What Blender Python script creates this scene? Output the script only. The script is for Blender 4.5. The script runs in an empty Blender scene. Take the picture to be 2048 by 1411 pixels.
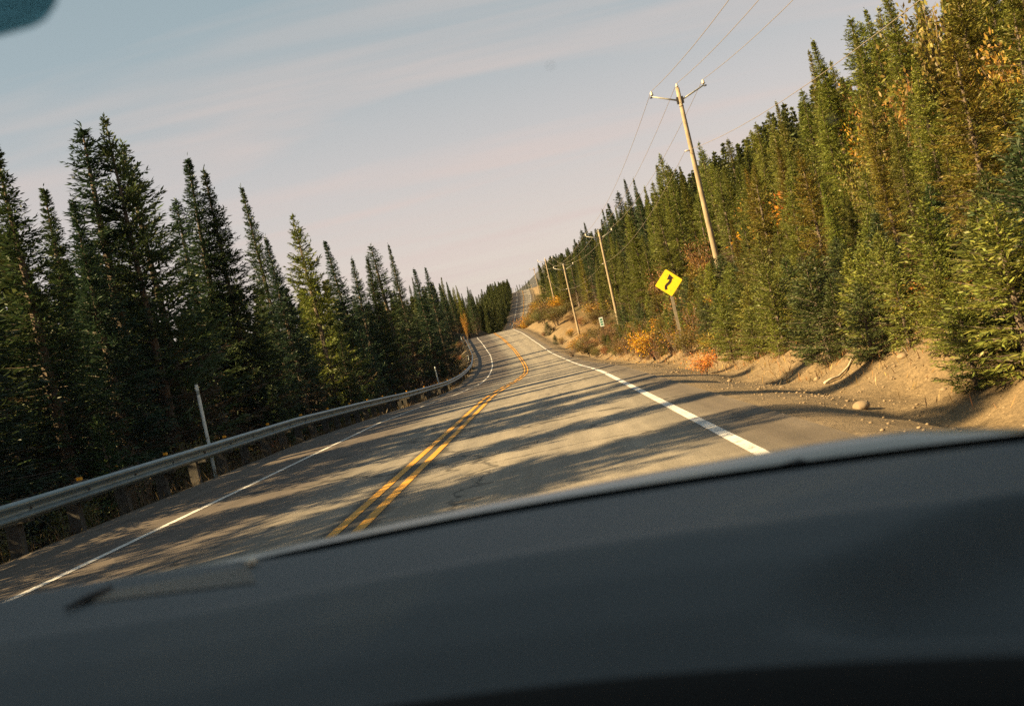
import bpy, math, random
import numpy as np
from mathutils import Matrix, Vector

R = math.radians
random.seed(7)
rng = np.random.default_rng(7)
scene = bpy.context.scene
C = scene.collection

# ---------------------------------------------------------------- camera
EYE = 1.246
cam = bpy.data.cameras.new('camera')
cam.lens = 35.0; cam.sensor_width = 36.0
cam.shift_x = -70.0 / 2048.0; cam.shift_y = -20.5 / 2048.0
cam.clip_start = 0.02; cam.clip_end = 9000
cam.dof.use_dof = True; cam.dof.focus_distance = 45.0; cam.dof.aperture_fstop = 5.0
camo = bpy.data.objects.new('camera', cam); C.objects.link(camo)
ro = R(13); cr, sr = math.cos(ro), math.sin(ro)
camo.matrix_world = Matrix(((cr, sr, 0, 0), (0, 0, -1, 0), (-sr, cr, 0, EYE), (0, 0, 0, 1)))
scene.camera = camo

# ---------------------------------------------------------------- sun and sky
SUN_EL, SUN_BACK = R(31), R(17)          # elevation; degrees behind due left
sdir = Vector((-math.cos(SUN_EL) * math.cos(SUN_BACK), -math.cos(SUN_EL) * math.sin(SUN_BACK), math.sin(SUN_EL)))
sl = bpy.data.lights.new('sun', 'SUN'); sl.energy = 5.0; sl.angle = R(0.53); sl.color = (1.0, 0.71, 0.36)
so = bpy.data.objects.new('sun', sl); C.objects.link(so)
so.rotation_euler = sdir.to_track_quat('Z', 'Y').to_euler()

world = bpy.data.worlds.new('World'); scene.world = world; world.use_nodes = True
nt = world.node_tree; N = nt.nodes; N.clear()
def wn(t, **k):
    n = N.new(t)
    for a, b in k.items(): setattr(n, a, b)
    return n
def wl(a, b): nt.links.new(a, b)
out = wn('ShaderNodeOutputWorld'); bg = wn('ShaderNodeBackground'); bg.inputs[1].default_value = 0.05
sky = wn('ShaderNodeTexSky', sky_type='NISHITA', sun_disc=False, sun_elevation=SUN_EL,
         sun_rotation=math.atan2(sdir.x, sdir.y), altitude=300, air_density=1.0, dust_density=1.2, ozone_density=1.0)
tc = wn('ShaderNodeTexCoord'); sep = wn('ShaderNodeSeparateXYZ'); wl(tc.outputs['Generated'], sep.inputs[0])
# thin evening haze, the same all round: peach near the horizon, grey blue above
ramp = wn('ShaderNodeValToRGB'); wl(sep.outputs[2], ramp.inputs[0])
e = ramp.color_ramp.elements
e[0].position = 0.02; e[0].color = (4.3, 3.45, 2.95, 1)
e[1].position = 0.60; e[1].color = (1.25, 1.75, 2.00, 1)
for p_, c_ in ((0.10, (4.30, 3.48, 3.12, 1)), (0.20, (3.50, 3.14, 3.06, 1)), (0.33, (2.15, 2.48, 2.66, 1))):
    q = ramp.color_ramp.elements.new(p_); q.color = c_
mix = wn('ShaderNodeMix', data_type='RGBA'); mix.inputs[0].default_value = 0.92
wl(sky.outputs[0], mix.inputs[6]); wl(ramp.outputs[0], mix.inputs[7])
# thin drawn-out clouds on a high sheet
zc = wn('ShaderNodeMath', operation='MAXIMUM'); wl(sep.outputs[2], zc.inputs[0]); zc.inputs[1].default_value = 0.02
za = wn('ShaderNodeMath', operation='ADD'); wl(zc.outputs[0], za.inputs[0]); za.inputs[1].default_value = 0.06
dx = wn('ShaderNodeMath', operation='DIVIDE'); wl(sep.outputs[0], dx.inputs[0]); wl(za.outputs[0], dx.inputs[1])
dy = wn('ShaderNodeMath', operation='DIVIDE'); wl(sep.outputs[1], dy.inputs[0]); wl(za.outputs[0], dy.inputs[1])
cmb = wn('ShaderNodeCombineXYZ'); wl(dx.outputs[0], cmb.inputs[0]); wl(dy.outputs[0], cmb.inputs[1])
mp = wn('ShaderNodeMapping'); wl(cmb.outputs[0], mp.inputs[0])
mp.inputs['Location'].default_value = (0.35, 0.62, 0.0); mp.inputs['Rotation'].default_value = (0, 0, R(16)); mp.inputs['Scale'].default_value = (0.40, 1.7, 1)
nz = wn('ShaderNodeTexNoise'); wl(mp.outputs[0], nz.inputs[0]); nz.inputs['Scale'].default_value = 1.15; nz.inputs['Detail'].default_value = 5; nz.inputs['Roughness'].default_value = 0.5
nz.inputs['Distortion'].default_value = 0.5
cr_ = wn('ShaderNodeValToRGB'); wl(nz.outputs[0], cr_.inputs[0])
cr_.color_ramp.elements[0].position = 0.46; cr_.color_ramp.elements[0].color = (0, 0, 0, 1)
cr_.color_ramp.elements[1].position = 0.70; cr_.color_ramp.elements[1].color = (0.62, 0.62, 0.62, 1)
mix2 = wn('ShaderNodeMix', data_type='RGBA'); wl(cr_.outputs[0], mix2.inputs[0]); wl(mix.outputs[2], mix2.inputs[6])
mix2.inputs[7].default_value = (4.1, 3.25, 3.05, 1)
wl(mix2.outputs[2], bg.inputs[0]); wl(bg.outputs[0], out.inputs[0])

scene.view_settings.view_transform = 'Standard'; scene.view_settings.look = 'None'
scene.view_settings.exposure = 2.0; scene.view_settings.gamma = 1.0
scene.view_settings.use_curve_mapping = False
scene.render.engine = 'CYCLES'
scene.cycles.max_bounces = 6; scene.cycles.diffuse_bounces = 3; scene.cycles.transparent_max_bounces = 8
scene.cycles.use_denoising = False

# ---------------------------------------------------------------- materials
def mat(name):
    m = bpy.data.materials.new(name); m.use_nodes = True
    return m, m.node_tree.nodes, m.node_tree.links, m.node_tree.nodes['Principled BSDF']
def plain(name, col, rough=0.6, metal=0.0, spec=0.5, noise=0.0, nscale=8.0, bump=0.0, bscale=60.0):
    m, n, l, b = mat(name)
    b.inputs['Base Color'].default_value = (*col, 1); b.inputs['Roughness'].default_value = rough
    b.inputs['Metallic'].default_value = metal; b.inputs['Specular IOR Level'].default_value = spec
    t = n.new('ShaderNodeTexCoord')
    if noise:
        z = n.new('ShaderNodeTexNoise'); z.inputs['Scale'].default_value = nscale; z.inputs['Detail'].default_value = 5
        l.new(t.outputs['Object'], z.inputs[0])
        r = n.new('ShaderNodeValToRGB'); l.new(z.outputs[0], r.inputs[0])
        r.color_ramp.elements[0].position = 0.3; r.color_ramp.elements[1].position = 0.7
        r.color_ramp.elements[0].color = (*[c * (1 - noise) for c in col], 1)
        r.color_ramp.elements[1].color = (*[min(1, c * (1 + noise)) for c in col], 1)
        l.new(r.outputs[0], b.inputs['Base Color'])
    if bump:
        z2 = n.new('ShaderNodeTexNoise'); z2.inputs['Scale'].default_value = bscale; z2.inputs['Detail'].default_value = 4
        l.new(t.outputs['Object'], z2.inputs[0])
        bp = n.new('ShaderNodeBump'); bp.inputs['Strength'].default_value = bump; bp.inputs['Distance'].default_value = 0.02
        l.new(z2.outputs[0], bp.inputs['Height']); l.new(bp.outputs[0], b.inputs['Normal'])
    return m

def foliage(name, trans=0.28):
    """leaf colour comes from the object's own colour, varied from leaf to leaf"""
    m, n, l, b = mat(name)
    n.remove(b)
    o = n['Material Output']
    oi = n.new('ShaderNodeObjectInfo'); at = n.new('ShaderNodeAttribute'); at.attribute_name = 'tint'
    hs = n.new('ShaderNodeHueSaturation')
    l.new(oi.outputs['Color'], hs.inputs['Color'])
    h = n.new('ShaderNodeMapRange'); h.inputs[3].default_value = 0.470; h.inputs[4].default_value = 0.522
    sp = n.new('ShaderNodeSeparateColor'); l.new(at.outputs['Color'], sp.inputs[0])
    l.new(sp.outputs[0], h.inputs[0]); l.new(h.outputs[0], hs.inputs['Hue'])
    v = n.new('ShaderNodeMapRange'); v.inputs[3].default_value = 0.6; v.inputs[4].default_value = 1.45
    l.new(sp.outputs[1], v.inputs[0]); l.new(v.outputs[0], hs.inputs['Value'])
    # some twigs are bare and brown
    br = n.new('ShaderNodeMix'); br.data_type = 'RGBA'
    l.new(sp.outputs[2], br.inputs[0]); l.new(hs.outputs[0], br.inputs[6]); br.inputs[7].default_value = (0.085, 0.052, 0.030, 1)
    d = n.new('ShaderNodeBsdfDiffuse'); t = n.new('ShaderNodeBsdfTranslucent'); mx = n.new('ShaderNodeMixShader'); mx.inputs[0].default_value = trans
    l.new(br.outputs[2], d.inputs[0]); l.new(br.outputs[2], t.inputs[0])
    l.new(d.outputs[0], mx.inputs[1]); l.new(t.outputs[0], mx.inputs[2])
    g = n.new('ShaderNodeBsdfGlossy'); g.inputs['Roughness'].default_value = 0.5; g.inputs['Color'].default_value = (0.6, 0.6, 0.6, 1)
    m2 = n.new('ShaderNodeMixShader'); m2.inputs[0].default_value = 0.035
    l.new(mx.outputs[0], m2.inputs[1]); l.new(g.outputs[0], m2.inputs[2]); l.new(m2.outputs[0], o.inputs[0])
    return m
M = {}
M['needle'] = foliage('needle', 0.25)
M['leaf'] = foliage('leaf', 0.38)
M['bark'] = plain('bark', (0.115, 0.085, 0.062), 0.9, noise=0.45, nscale=14, bump=0.6, bscale=30)
M['twig'] = plain('twig', (0.16, 0.11, 0.075), 0.9, noise=0.3, nscale=9)
M['pole_wood'] = plain('pole_wood', (0.26, 0.20, 0.13), 0.85, noise=0.25, nscale=3, bump=0.3, bscale=25)
M['post_wood'] = plain('post_wood', (0.062, 0.054, 0.046), 0.9, noise=0.35, nscale=9, bump=0.4, bscale=40)
M['galv'] = plain('galv', (0.20, 0.25, 0.27), 0.42, 0.55, noise=0.16, nscale=3.0, bump=0.08, bscale=18)
M['arm'] = plain('arm', (0.36, 0.34, 0.30), 0.5, 0.3, noise=0.15)
M['iron'] = plain('iron', (0.07, 0.065, 0.06), 0.6, 0.6)
M['porcelain'] = plain('porcelain', (0.55, 0.50, 0.42), 0.3)
M['wire'] = plain('wire', (0.30, 0.25, 0.20), 0.5, 0.4)
M['white_post'] = plain('white_post', (0.62, 0.66, 0.66), 0.5, noise=0.12, nscale=12)
M['sign_post'] = plain('sign_post', (0.20, 0.165, 0.12), 0.85, noise=0.3, nscale=8)
M['amber'] = plain('amber', (0.75, 0.33, 0.02), 0.35)
M['sign_yellow'] = plain('sign_yellow', (0.88, 0.62, 0.015), 0.5, noise=0.05, nscale=6)
M['sign_black'] = plain('sign_black', (0.03, 0.014, 0.010), 0.6)
M['sign_white'] = plain('sign_white', (0.66, 0.72, 0.68), 0.5)
M['sign_green'] = plain('sign_green', (0.05, 0.22, 0.15), 0.5)
M['stone'] = plain('stone', (0.23, 0.165, 0.10), 0.9, noise=0.25, nscale=6, bump=0.5, bscale=12)
M['dead_wood'] = plain('dead_wood', (0.52, 0.43, 0.31), 0.85, noise=0.25, nscale=9)
M['dash'] = plain('dash', (0.062, 0.074, 0.081), 0.62, spec=0.45, noise=0.05, nscale=4, bump=0.10, bscale=900)
M['dash_dark'] = plain('dash_dark', (0.012, 0.012, 0.012), 0.7, spec=0.3)
M['vent'] = plain('vent', (0.24, 0.215, 0.18), 0.6, spec=0.4)
M['vent_base'] = plain('vent_base', (0.035, 0.034, 0.032), 0.7, spec=0.3)
M['trim'] = plain('trim', (0.26, 0.24, 0.15), 0.35, 0.5)
M['cloth'] = plain('cloth', (0.05, 0.05, 0.05), 0.95)
M['rubber'] = plain('rubber', (0.015, 0.015, 0.016), 0.7)
M['mirror_case'] = plain('mirror_case', (0.30, 0.52, 0.56), 0.5, bump=0.3, bscale=300)
M['sensor'] = plain('sensor', (0.85, 0.78, 0.66), 0.3)
M['frit'] = plain('frit', (0.010, 0.011, 0.012), 0.5)

def car_paint():
    m, n, l, b = mat('car_paint')
    b.inputs['Base Color'].default_value = (0.23, 0.225, 0.19, 1); b.inputs['Metallic'].default_value = 0.25
    b.inputs['Roughness'].default_value = 0.42; b.inputs['Coat Weight'].default_value = 0.5; b.inputs['Coat Roughness'].default_value = 0.15
    return m
M['paint'] = car_paint()

def glass():
    m, n, l, b = mat('windscreen_glass'); n.remove(b)
    o = n['Material Output']
    t = n.new('ShaderNodeBsdfTransparent'); t.inputs[0].default_value = (0.955, 0.975, 0.965, 1)
    g = n.new('ShaderNodeBsdfGlossy'); g.inputs['Roughness'].default_value = 0.02
    lw = n.new('ShaderNodeLayerWeight'); lw.inputs[0].default_value = 0.5
    pw = n.new('ShaderNodeMath'); pw.operation = 'POWER'; l.new(lw.outputs['Facing'], pw.inputs[0]); pw.inputs[1].default_value = 5.0
    fa_ = n.new('ShaderNodeMath'); fa_.operation = 'MULTIPLY_ADD'; l.new(pw.outputs[0], fa_.inputs[0]); fa_.inputs[1].default_value = 0.5; fa_.inputs[2].default_value = 0.02
    mx = n.new('ShaderNodeMixShader'); l.new(fa_.outputs[0], mx.inputs[0]); l.new(t.outputs[0], mx.inputs[1]); l.new(g.outputs[0], mx.inputs[2])
    l.new(mx.outputs[0], o.inputs[0])
    return m
M['glass'] = glass()
def tint():
    m, n, l, b = mat('tint'); n.remove(b); o = n['Material Output']
    t = n.new('ShaderNodeBsdfTransparent'); t.inputs[0].default_value = (0.42, 0.62, 0.66, 1)
    d = n.new('ShaderNodeBsdfDiffuse'); d.inputs[0].default_value = (0.03, 0.07, 0.08, 1)
    co = n.new('ShaderNodeTexCoord'); w = n.new('ShaderNodeTexVoronoi'); w.inputs['Scale'].default_value = 260; w.inputs['Randomness'].default_value = 0.0; l.new(co.outputs['Object'], w.inputs['Vector'])
    r = n.new('ShaderNodeMapRange'); r.inputs[1].default_value = 0.3; r.inputs[2].default_value = 0.5; r.inputs[3].default_value = 0.65; r.inputs[4].default_value = 0.25; l.new(w.outputs[0], r.inputs[0])
    mx = n.new('ShaderNodeMixShader'); l.new(r.outputs[0], mx.inputs[0]); l.new(t.outputs[0], mx.inputs[1]); l.new(d.outputs[0], mx.inputs[2]); l.new(mx.outputs[0], o.inputs[0])
    return m
M['tint'] = tint()

def asphalt():
    m, n, l, b = mat('asphalt'); b.inputs['Roughness'].default_value = 0.82; b.inputs['Specular IOR Level'].default_value = 0.4
    at = n.new('ShaderNodeAttribute'); at.attribute_name = 'lateral'
    t = n.new('ShaderNodeTexCoord')
    def noise(sc, det=6, scale=(1, 1, 1), rough=0.6):
        mp = n.new('ShaderNodeMapping'); mp.inputs['Scale'].default_value = scale; l.new(t.outputs['Object'], mp.inputs[0])
        z = n.new('ShaderNodeTexNoise'); z.inputs['Scale'].default_value = sc; z.inputs['Detail'].default_value = det; z.inputs['Roughness'].default_value = rough
        l.new(mp.outputs[0], z.inputs[0]); return z.outputs[0]
    # wander the lateral coordinate a little
    wz = noise(0.35, 3, (1, 0.35, 1))
    w1 = n.new('ShaderNodeMath'); w1.operation = 'MULTIPLY_ADD'; l.new(wz, w1.inputs[0]); w1.inputs[1].default_value = 1.0; w1.inputs[2].default_value = -0.5
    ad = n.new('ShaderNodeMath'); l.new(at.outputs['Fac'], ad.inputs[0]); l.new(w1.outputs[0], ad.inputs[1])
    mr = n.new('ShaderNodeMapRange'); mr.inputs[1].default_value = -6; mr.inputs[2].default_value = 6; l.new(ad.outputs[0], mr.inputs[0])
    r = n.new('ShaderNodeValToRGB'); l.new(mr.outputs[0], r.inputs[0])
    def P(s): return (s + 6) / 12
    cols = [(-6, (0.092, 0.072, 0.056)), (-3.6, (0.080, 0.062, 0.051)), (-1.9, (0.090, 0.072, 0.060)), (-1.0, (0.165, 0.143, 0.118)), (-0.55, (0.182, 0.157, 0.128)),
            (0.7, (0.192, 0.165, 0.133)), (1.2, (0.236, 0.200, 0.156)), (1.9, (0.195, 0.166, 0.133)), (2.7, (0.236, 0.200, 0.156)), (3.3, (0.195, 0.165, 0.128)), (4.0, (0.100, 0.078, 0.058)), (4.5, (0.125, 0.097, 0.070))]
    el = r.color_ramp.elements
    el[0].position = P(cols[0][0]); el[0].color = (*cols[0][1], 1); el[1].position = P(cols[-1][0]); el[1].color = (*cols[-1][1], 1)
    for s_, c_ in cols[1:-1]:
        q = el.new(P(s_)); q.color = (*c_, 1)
    # sealed dark joint under the centre lines
    ab = n.new('ShaderNodeMath'); ab.operation = 'ABSOLUTE'; l.new(at.outputs['Fac'], ab.inputs[0])
    jn = noise(2.2, 5)
    a2 = n.new('ShaderNodeMath'); a2.operation = 'MULTIPLY_ADD'; l.new(jn, a2.inputs[0]); a2.inputs[1].default_value = 0.30; l.new(ab.outputs[0], a2.inputs[2])
    jr = n.new('ShaderNodeMapRange'); jr.inputs[1].default_value = 0.36; jr.inputs[2].default_value = 0.46; jr.inputs[3].default_value = 0.38; jr.inputs[4].default_value = 1.0
    l.new(a2.outputs[0], jr.inputs[0])
    mul = n.new('ShaderNodeMix'); mul.data_type = 'RGBA'; mul.blend_type = 'MULTIPLY'; mul.inputs[0].default_value = 1
    l.new(r.outputs[0], mul.inputs[6]); l.new(jr.outputs[0], mul.inputs[7])
    # grain of the aggregate, blotches, long wheel streaks
    def tone(src, lo, hi, a, bb, prev):
        q = n.new('ShaderNodeMapRange'); q.inputs[1].default_value = lo; q.inputs[2].default_value = hi; q.inputs[3].default_value = a; q.inputs[4].default_value = bb
        l.new(src, q.inputs[0])
        x = n.new('ShaderNodeMix'); x.data_type = 'RGBA'; x.blend_type = 'MULTIPLY'; x.inputs[0].default_value = 1
        l.new(prev, x.inputs[6]); l.new(q.outputs[0], x.inputs[7]); return x.outputs[2]
    c = tone(noise(70, 3), 0.3, 0.7, 0.72, 1.28, mul.outputs[2])
    c = tone(noise(1.1, 6), 0.3, 0.7, 0.82, 1.15, c)
    c = tone(noise(5.0, 4, (1, 0.06, 1)), 0.3, 0.7, 0.82, 1.18, c)
    # tar spots and cracks
    c = tone(noise(3.3, 8, (1, 0.5, 1), 0.75), 0.66, 0.72, 1.0, 0.55, c)
    vo = n.new('ShaderNodeTexVoronoi'); vo.feature = 'DISTANCE_TO_EDGE'; vo.inputs['Scale'].default_value = 0.23
    wv = n.new('ShaderNodeVectorMath'); wv.operation = 'MULTIPLY_ADD'
    nz3 = n.new('ShaderNodeTexNoise'); nz3.inputs['Scale'].default_value = 1.4; nz3.inputs['Detail'].default_value = 6; l.new(t.outputs['Object'], nz3.inputs[0])
    l.new(nz3.outputs['Color'], wv.inputs[0]); wv.inputs[1].default_value = (1.6, 1.6, 0); l.new(t.outputs['Object'], wv.inputs[2])
    l.new(wv.outputs[0], vo.inputs['Vector'])
    c = tone(vo.outputs[0], 0.003, 0.012, 0.36, 1.0, c)
    l.new(c, b.inputs['Base Color'])
    bp = n.new('ShaderNodeBump'); bp.inputs['Strength'].default_value = 0.5; bp.inputs['Distance'].default_value = 0.012
    l.new(noise(60, 4), bp.inputs['Height']); l.new(bp.outputs[0], b.inputs['Normal'])
    return m
M['asphalt'] = asphalt()

def paint_line(name, col, wear):
    m, n, l, b = mat(name); b.inputs['Roughness'].default_value = 0.7
    t = n.new('ShaderNodeTexCoord')
    z = n.new('ShaderNodeTexNoise'); z.inputs['Scale'].default_value = 9; z.inputs['Detail'].default_value = 8; z.inputs['Roughness'].default_value = 0.75; l.new(t.outputs['Object'], z.inputs[0])
    r = n.new('ShaderNodeValToRGB'); l.new(z.outputs[0], r.inputs[0])
    r.color_ramp.elements[0].position = wear - 0.05; r.color_ramp.elements[0].color = (0.13, 0.105, 0.08, 1)
    r.color_ramp.elements[1].position = wear + 0.05; r.color_ramp.elements[1].color = (*col, 1)
    z2 = n.new('ShaderNodeTexNoise'); z2.inputs['Scale'].default_value = 1.5; z2.inputs['Detail'].default_value = 4; l.new(t.outputs['Object'], z2.inputs[0])
    q = n.new('ShaderNodeMapRange'); q.inputs[1].default_value = 0.3; q.inputs[2].default_value = 0.7; q.inputs[3].default_value = 0.78; q.inputs[4].default_value = 1.08; l.new(z2.outputs[0], q.inputs[0])
    x = n.new('ShaderNodeMix'); x.data_type = 'RGBA'; x.blend_type = 'MULTIPLY'; x.inputs[0].default_value = 1
    l.new(r.outputs[0], x.inputs[6]); l.new(q.outputs[0], x.inputs[7]); l.new(x.outputs[2], b.inputs['Base Color'])
    return m
M['line_white'] = paint_line('line_white', (0.62, 0.585, 0.55), 0.42)
M['line_yellow'] = paint_line('line_yellow', (0.60, 0.28, 0.012), 0.41)

def ground_mat():
    m, n, l, b = mat('earth'); b.inputs['Roughness'].default_value = 0.95; b.inputs['Specular IOR Level'].default_value = 0.2
    at = n.new('ShaderNodeAttribute'); at.attribute_name = 'lateral'
    t = n.new('ShaderNodeTexCoord')
    def noise(sc, det=6, rough=0.6):
        z = n.new('ShaderNodeTexNoise'); z.inputs['Scale'].default_value = sc; z.inputs['Detail'].default_value = det; z.inputs['Roughness'].default_value = rough
        l.new(t.outputs['Object'], z.inputs[0]); return z.outputs[0]
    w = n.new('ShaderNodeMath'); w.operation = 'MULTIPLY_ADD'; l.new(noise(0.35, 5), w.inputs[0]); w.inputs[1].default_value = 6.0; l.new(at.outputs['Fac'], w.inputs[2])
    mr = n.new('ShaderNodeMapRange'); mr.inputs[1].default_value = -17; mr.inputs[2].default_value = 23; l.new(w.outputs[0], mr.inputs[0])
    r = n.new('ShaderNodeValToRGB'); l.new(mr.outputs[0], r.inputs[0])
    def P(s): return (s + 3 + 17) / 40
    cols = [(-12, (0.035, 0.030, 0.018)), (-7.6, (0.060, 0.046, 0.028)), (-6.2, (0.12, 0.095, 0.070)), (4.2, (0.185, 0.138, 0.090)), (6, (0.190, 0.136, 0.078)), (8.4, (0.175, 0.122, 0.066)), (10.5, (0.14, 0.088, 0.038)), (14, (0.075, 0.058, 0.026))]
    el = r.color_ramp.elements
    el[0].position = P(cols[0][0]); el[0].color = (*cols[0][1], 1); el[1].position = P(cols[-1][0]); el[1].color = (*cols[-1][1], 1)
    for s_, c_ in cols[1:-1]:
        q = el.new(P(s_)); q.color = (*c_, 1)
    prev = r.outputs[0]
    for sc, det, lo, hi in ((28, 5, 0.72, 1.28), (1.4, 6, 0.78, 1.2), (7, 5, 0.80, 1.18)):
        q = n.new('ShaderNodeMapRange'); q.inputs[1].default_value = 0.3; q.inputs[2].default_value = 0.7; q.inputs[3].default_value = lo; q.inputs[4].default_value = hi
        l.new(noise(sc, det), q.inputs[0])
        x = n.new('ShaderNodeMix'); x.data_type = 'RGBA'; x.blend_type = 'MULTIPLY'; x.inputs[0].default_value = 1
        l.new(prev, x.inputs[6]); l.new(q.outputs[0], x.inputs[7]); prev = x.outputs[2]
    l.new(prev, b.inputs['Base Color'])
    bp = n.new('ShaderNodeBump'); bp.inputs['Strength'].default_value = 0.7; bp.inputs['Distance'].default_value = 0.06
    l.new(noise(11, 8, 0.7), bp.inputs['Height']); l.new(bp.outputs[0], b.inputs['Normal'])
    return m
M['earth'] = ground_mat()
M['hill'] = plain('hill', (0.036, 0.036, 0.040), 0.95, noise=0.4, nscale=0.03)

# ---------------------------------------------------------------- helpers
def obj(name, verts, faces, m, parent=None, smooth=False, loc=None):
    me = bpy.data.meshes.new(name)
    if isinstance(verts, np.ndarray):
        verts = np.asarray(verts, dtype=np.float32); faces = np.asarray(faces, dtype=np.int32)
        k = faces.shape[1]
        me.vertices.add(len(verts)); me.vertices.foreach_set('co', verts.ravel())
        me.loops.add(faces.size); me.loops.foreach_set('vertex_index', faces.ravel())
        me.polygons.add(len(faces)); me.polygons.foreach_set('loop_start', np.arange(0, faces.size, k, dtype=np.int32))
        me.update(calc_edges=True)
    else:
        me.from_pydata([tuple(v) for v in verts], [], faces); me.update()
    for mm in (m if isinstance(m, (list, tuple)) else [m]): me.materials.append(mm)
    if smooth: me.polygons.foreach_set('use_smooth', [True] * len(me.polygons))
    o = bpy.data.objects.new(name, me); C.objects.link(o)
    if parent is not None: o.parent = parent
    if loc is not None: o.location = loc
    return o
def tag(o, label=None, cat=None, group=None, kind=None):
    if label: o['label'] = label
    if cat: o['category'] = cat
    if group: o['group'] = group
    if kind: o['kind'] = kind
    return o
def empty(name, loc, rz=0.0):
    o = bpy.data.objects.new(name, None); C.objects.link(o); o.location = loc; o.rotation_euler = (0, 0, rz); o.empty_display_size = 0.2
    return o
class MB:
    def __init__(s): s.v = []; s.f = []
    def add(s, v, f):
        k = len(s.v); s.v += [tuple(q) for q in v]; s.f += [tuple(i + k for i in q) for q in f]; return s
    def box(s, x0, x1, y0, y1, z0, z1):
        return s.add([(x, y, z) for z in (z0, z1) for x, y in ((x0, y0), (x1, y0), (x1, y1), (x0, y1))],
                     [(3, 2, 1, 0), (4, 5, 6, 7), (0, 1, 5, 4), (1, 2, 6, 5), (2, 3, 7, 6), (3, 0, 4, 7)])
    def tube(s, pts, rad, n=8, cap=True):
        pts = [Vector(p) for p in pts]
        if not hasattr(rad, '__len__'): rad = [rad] * len(pts)
        rings = []
        for i, p in enumerate(pts):
            d = (pts[min(i + 1, len(pts) - 1)] - pts[max(i - 1, 0)]).normalized()
            a = Vector((0, 0, 1)) if abs(d.z) < 0.9 else Vector((1, 0, 0))
            e1 = d.cross(a).normalized(); e2 = d.cross(e1)
            rings.append([p + (e1 * math.cos(2 * math.pi * k / n) + e2 * math.sin(2 * math.pi * k / n)) * rad[i] for k in range(n)])
        v = [q for r_ in rings for q in r_]
        f = [(i * n + k, i * n + (k + 1) % n, (i + 1) * n + (k + 1) % n, (i + 1) * n + k) for i in range(len(pts) - 1) for k in range(n)]
        if cap: f += [tuple(range(n))[::-1], tuple((len(pts) - 1) * n + k for k in range(n))]
        return s.add(v, f)
    def build(s, name, m, parent=None, smooth=False, loc=None): return obj(name, s.v, s.f, m, parent, smooth, loc)

def vnoise(x, y, seed=0):
    xi = np.floor(x).astype(np.int64); yi = np.floor(y).astype(np.int64); fx = x - xi; fy = y - yi
    fx = fx * fx * (3 - 2 * fx); fy = fy * fy * (3 - 2 * fy)
    def h(a, b):
        q = (a * 374761393 + b * 668265263 + seed * 974711) & 0xffffffff
        q = ((q ^ (q >> 13)) * 1274126177) & 0xffffffff
        return ((q ^ (q >> 16)) & 0xffff) / 65535.0
    return (h(xi, yi) * (1 - fx) + h(xi + 1, yi) * fx) * (1 - fy) + (h(xi, yi + 1) * (1 - fx) + h(xi + 1, yi + 1) * fx) * fy

# ---------------------------------------------------------------- the lie of the land
RT = np.array([(-200, -2.13, 0), (-60, -2.13, 0), (0, -2.13, 0), (20, -2.13, 0), (31, -2.15, 0.0), (43, -2.10, -.17), (55, -2.03, -.40), (75, -2.05, -.62), (89, -2.33, -.55), (104, -2.85, -.32), (120, -3.5, .06),
               (130, -4.05, .56), (142, -4.75, 1.28), (150, -5.5, 1.98), (159, -6.35, 2.84), (170, -7.4, 3.85), (185, -8.85, 4.85), (196, -9.7, 5.45), (206, -10.1, 5.5), (222, -10.5, 4.9), (240, -10.6, 4.4), (270, -10.1, 4.3), (320, -9.0, 6.2),
               (360, -8.3, 8.9), (400, -7.5, 12.4), (450, -7.0, 18.2), (514, -6.5, 26.4), (570, -7.0, 32.6), (610, -7.4, 35.6), (650, -9.5, 38.0), (720, -16, 41.8), (800, -30, 46), (1000, -60, 50), (1400, -120, 60), (3200, -200, 90)])
_yy = np.arange(-200, 1400, 1.0)
def _sm(col):
    v = np.interp(_yy, RT[:, 0], RT[:, col]); k = np.array([1, 3, 5, 6, 5, 3, 1.0]); k /= k.sum()
    w = v.copy()
    for _ in range(3): w = np.convolve(np.pad(w, 3, mode='edge'), k, 'valid')
    t = np.clip((_yy - 34) / 8, 0, 1); return v * (1 - t) + w * t
_rx, _rz = _sm(1), _sm(2)
def rx(y): return np.where(np.asarray(y) < 1398, np.interp(y, _yy, _rx), np.interp(y, RT[:, 0], RT[:, 1]))
def rz(y): return np.where(np.asarray(y) < 1398, np.interp(y, _yy, _rz), np.interp(y, RT[:, 0], RT[:, 2]))
PS = [-2500, -600, -100, -30, -15, -10.5, -8.6, -7.6, -6.7, -6.0, -5.6, 4.2, 4.5, 5.2, 6.0, 6.5, 7.6, 9, 11, 14, 20, 30, 50, 90, 200, 600, 2500]
PZ = [0, 0, -3, -2.6, -2.2, -1.7, -1.1, -.55, -.16, -.06, -.03, -.03, -.05, -.22, -.50, -.47, .02, .50, 1.10, 2.0, 4.0, 7.2, 13.5, 22, 34, 44, 60]
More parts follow.
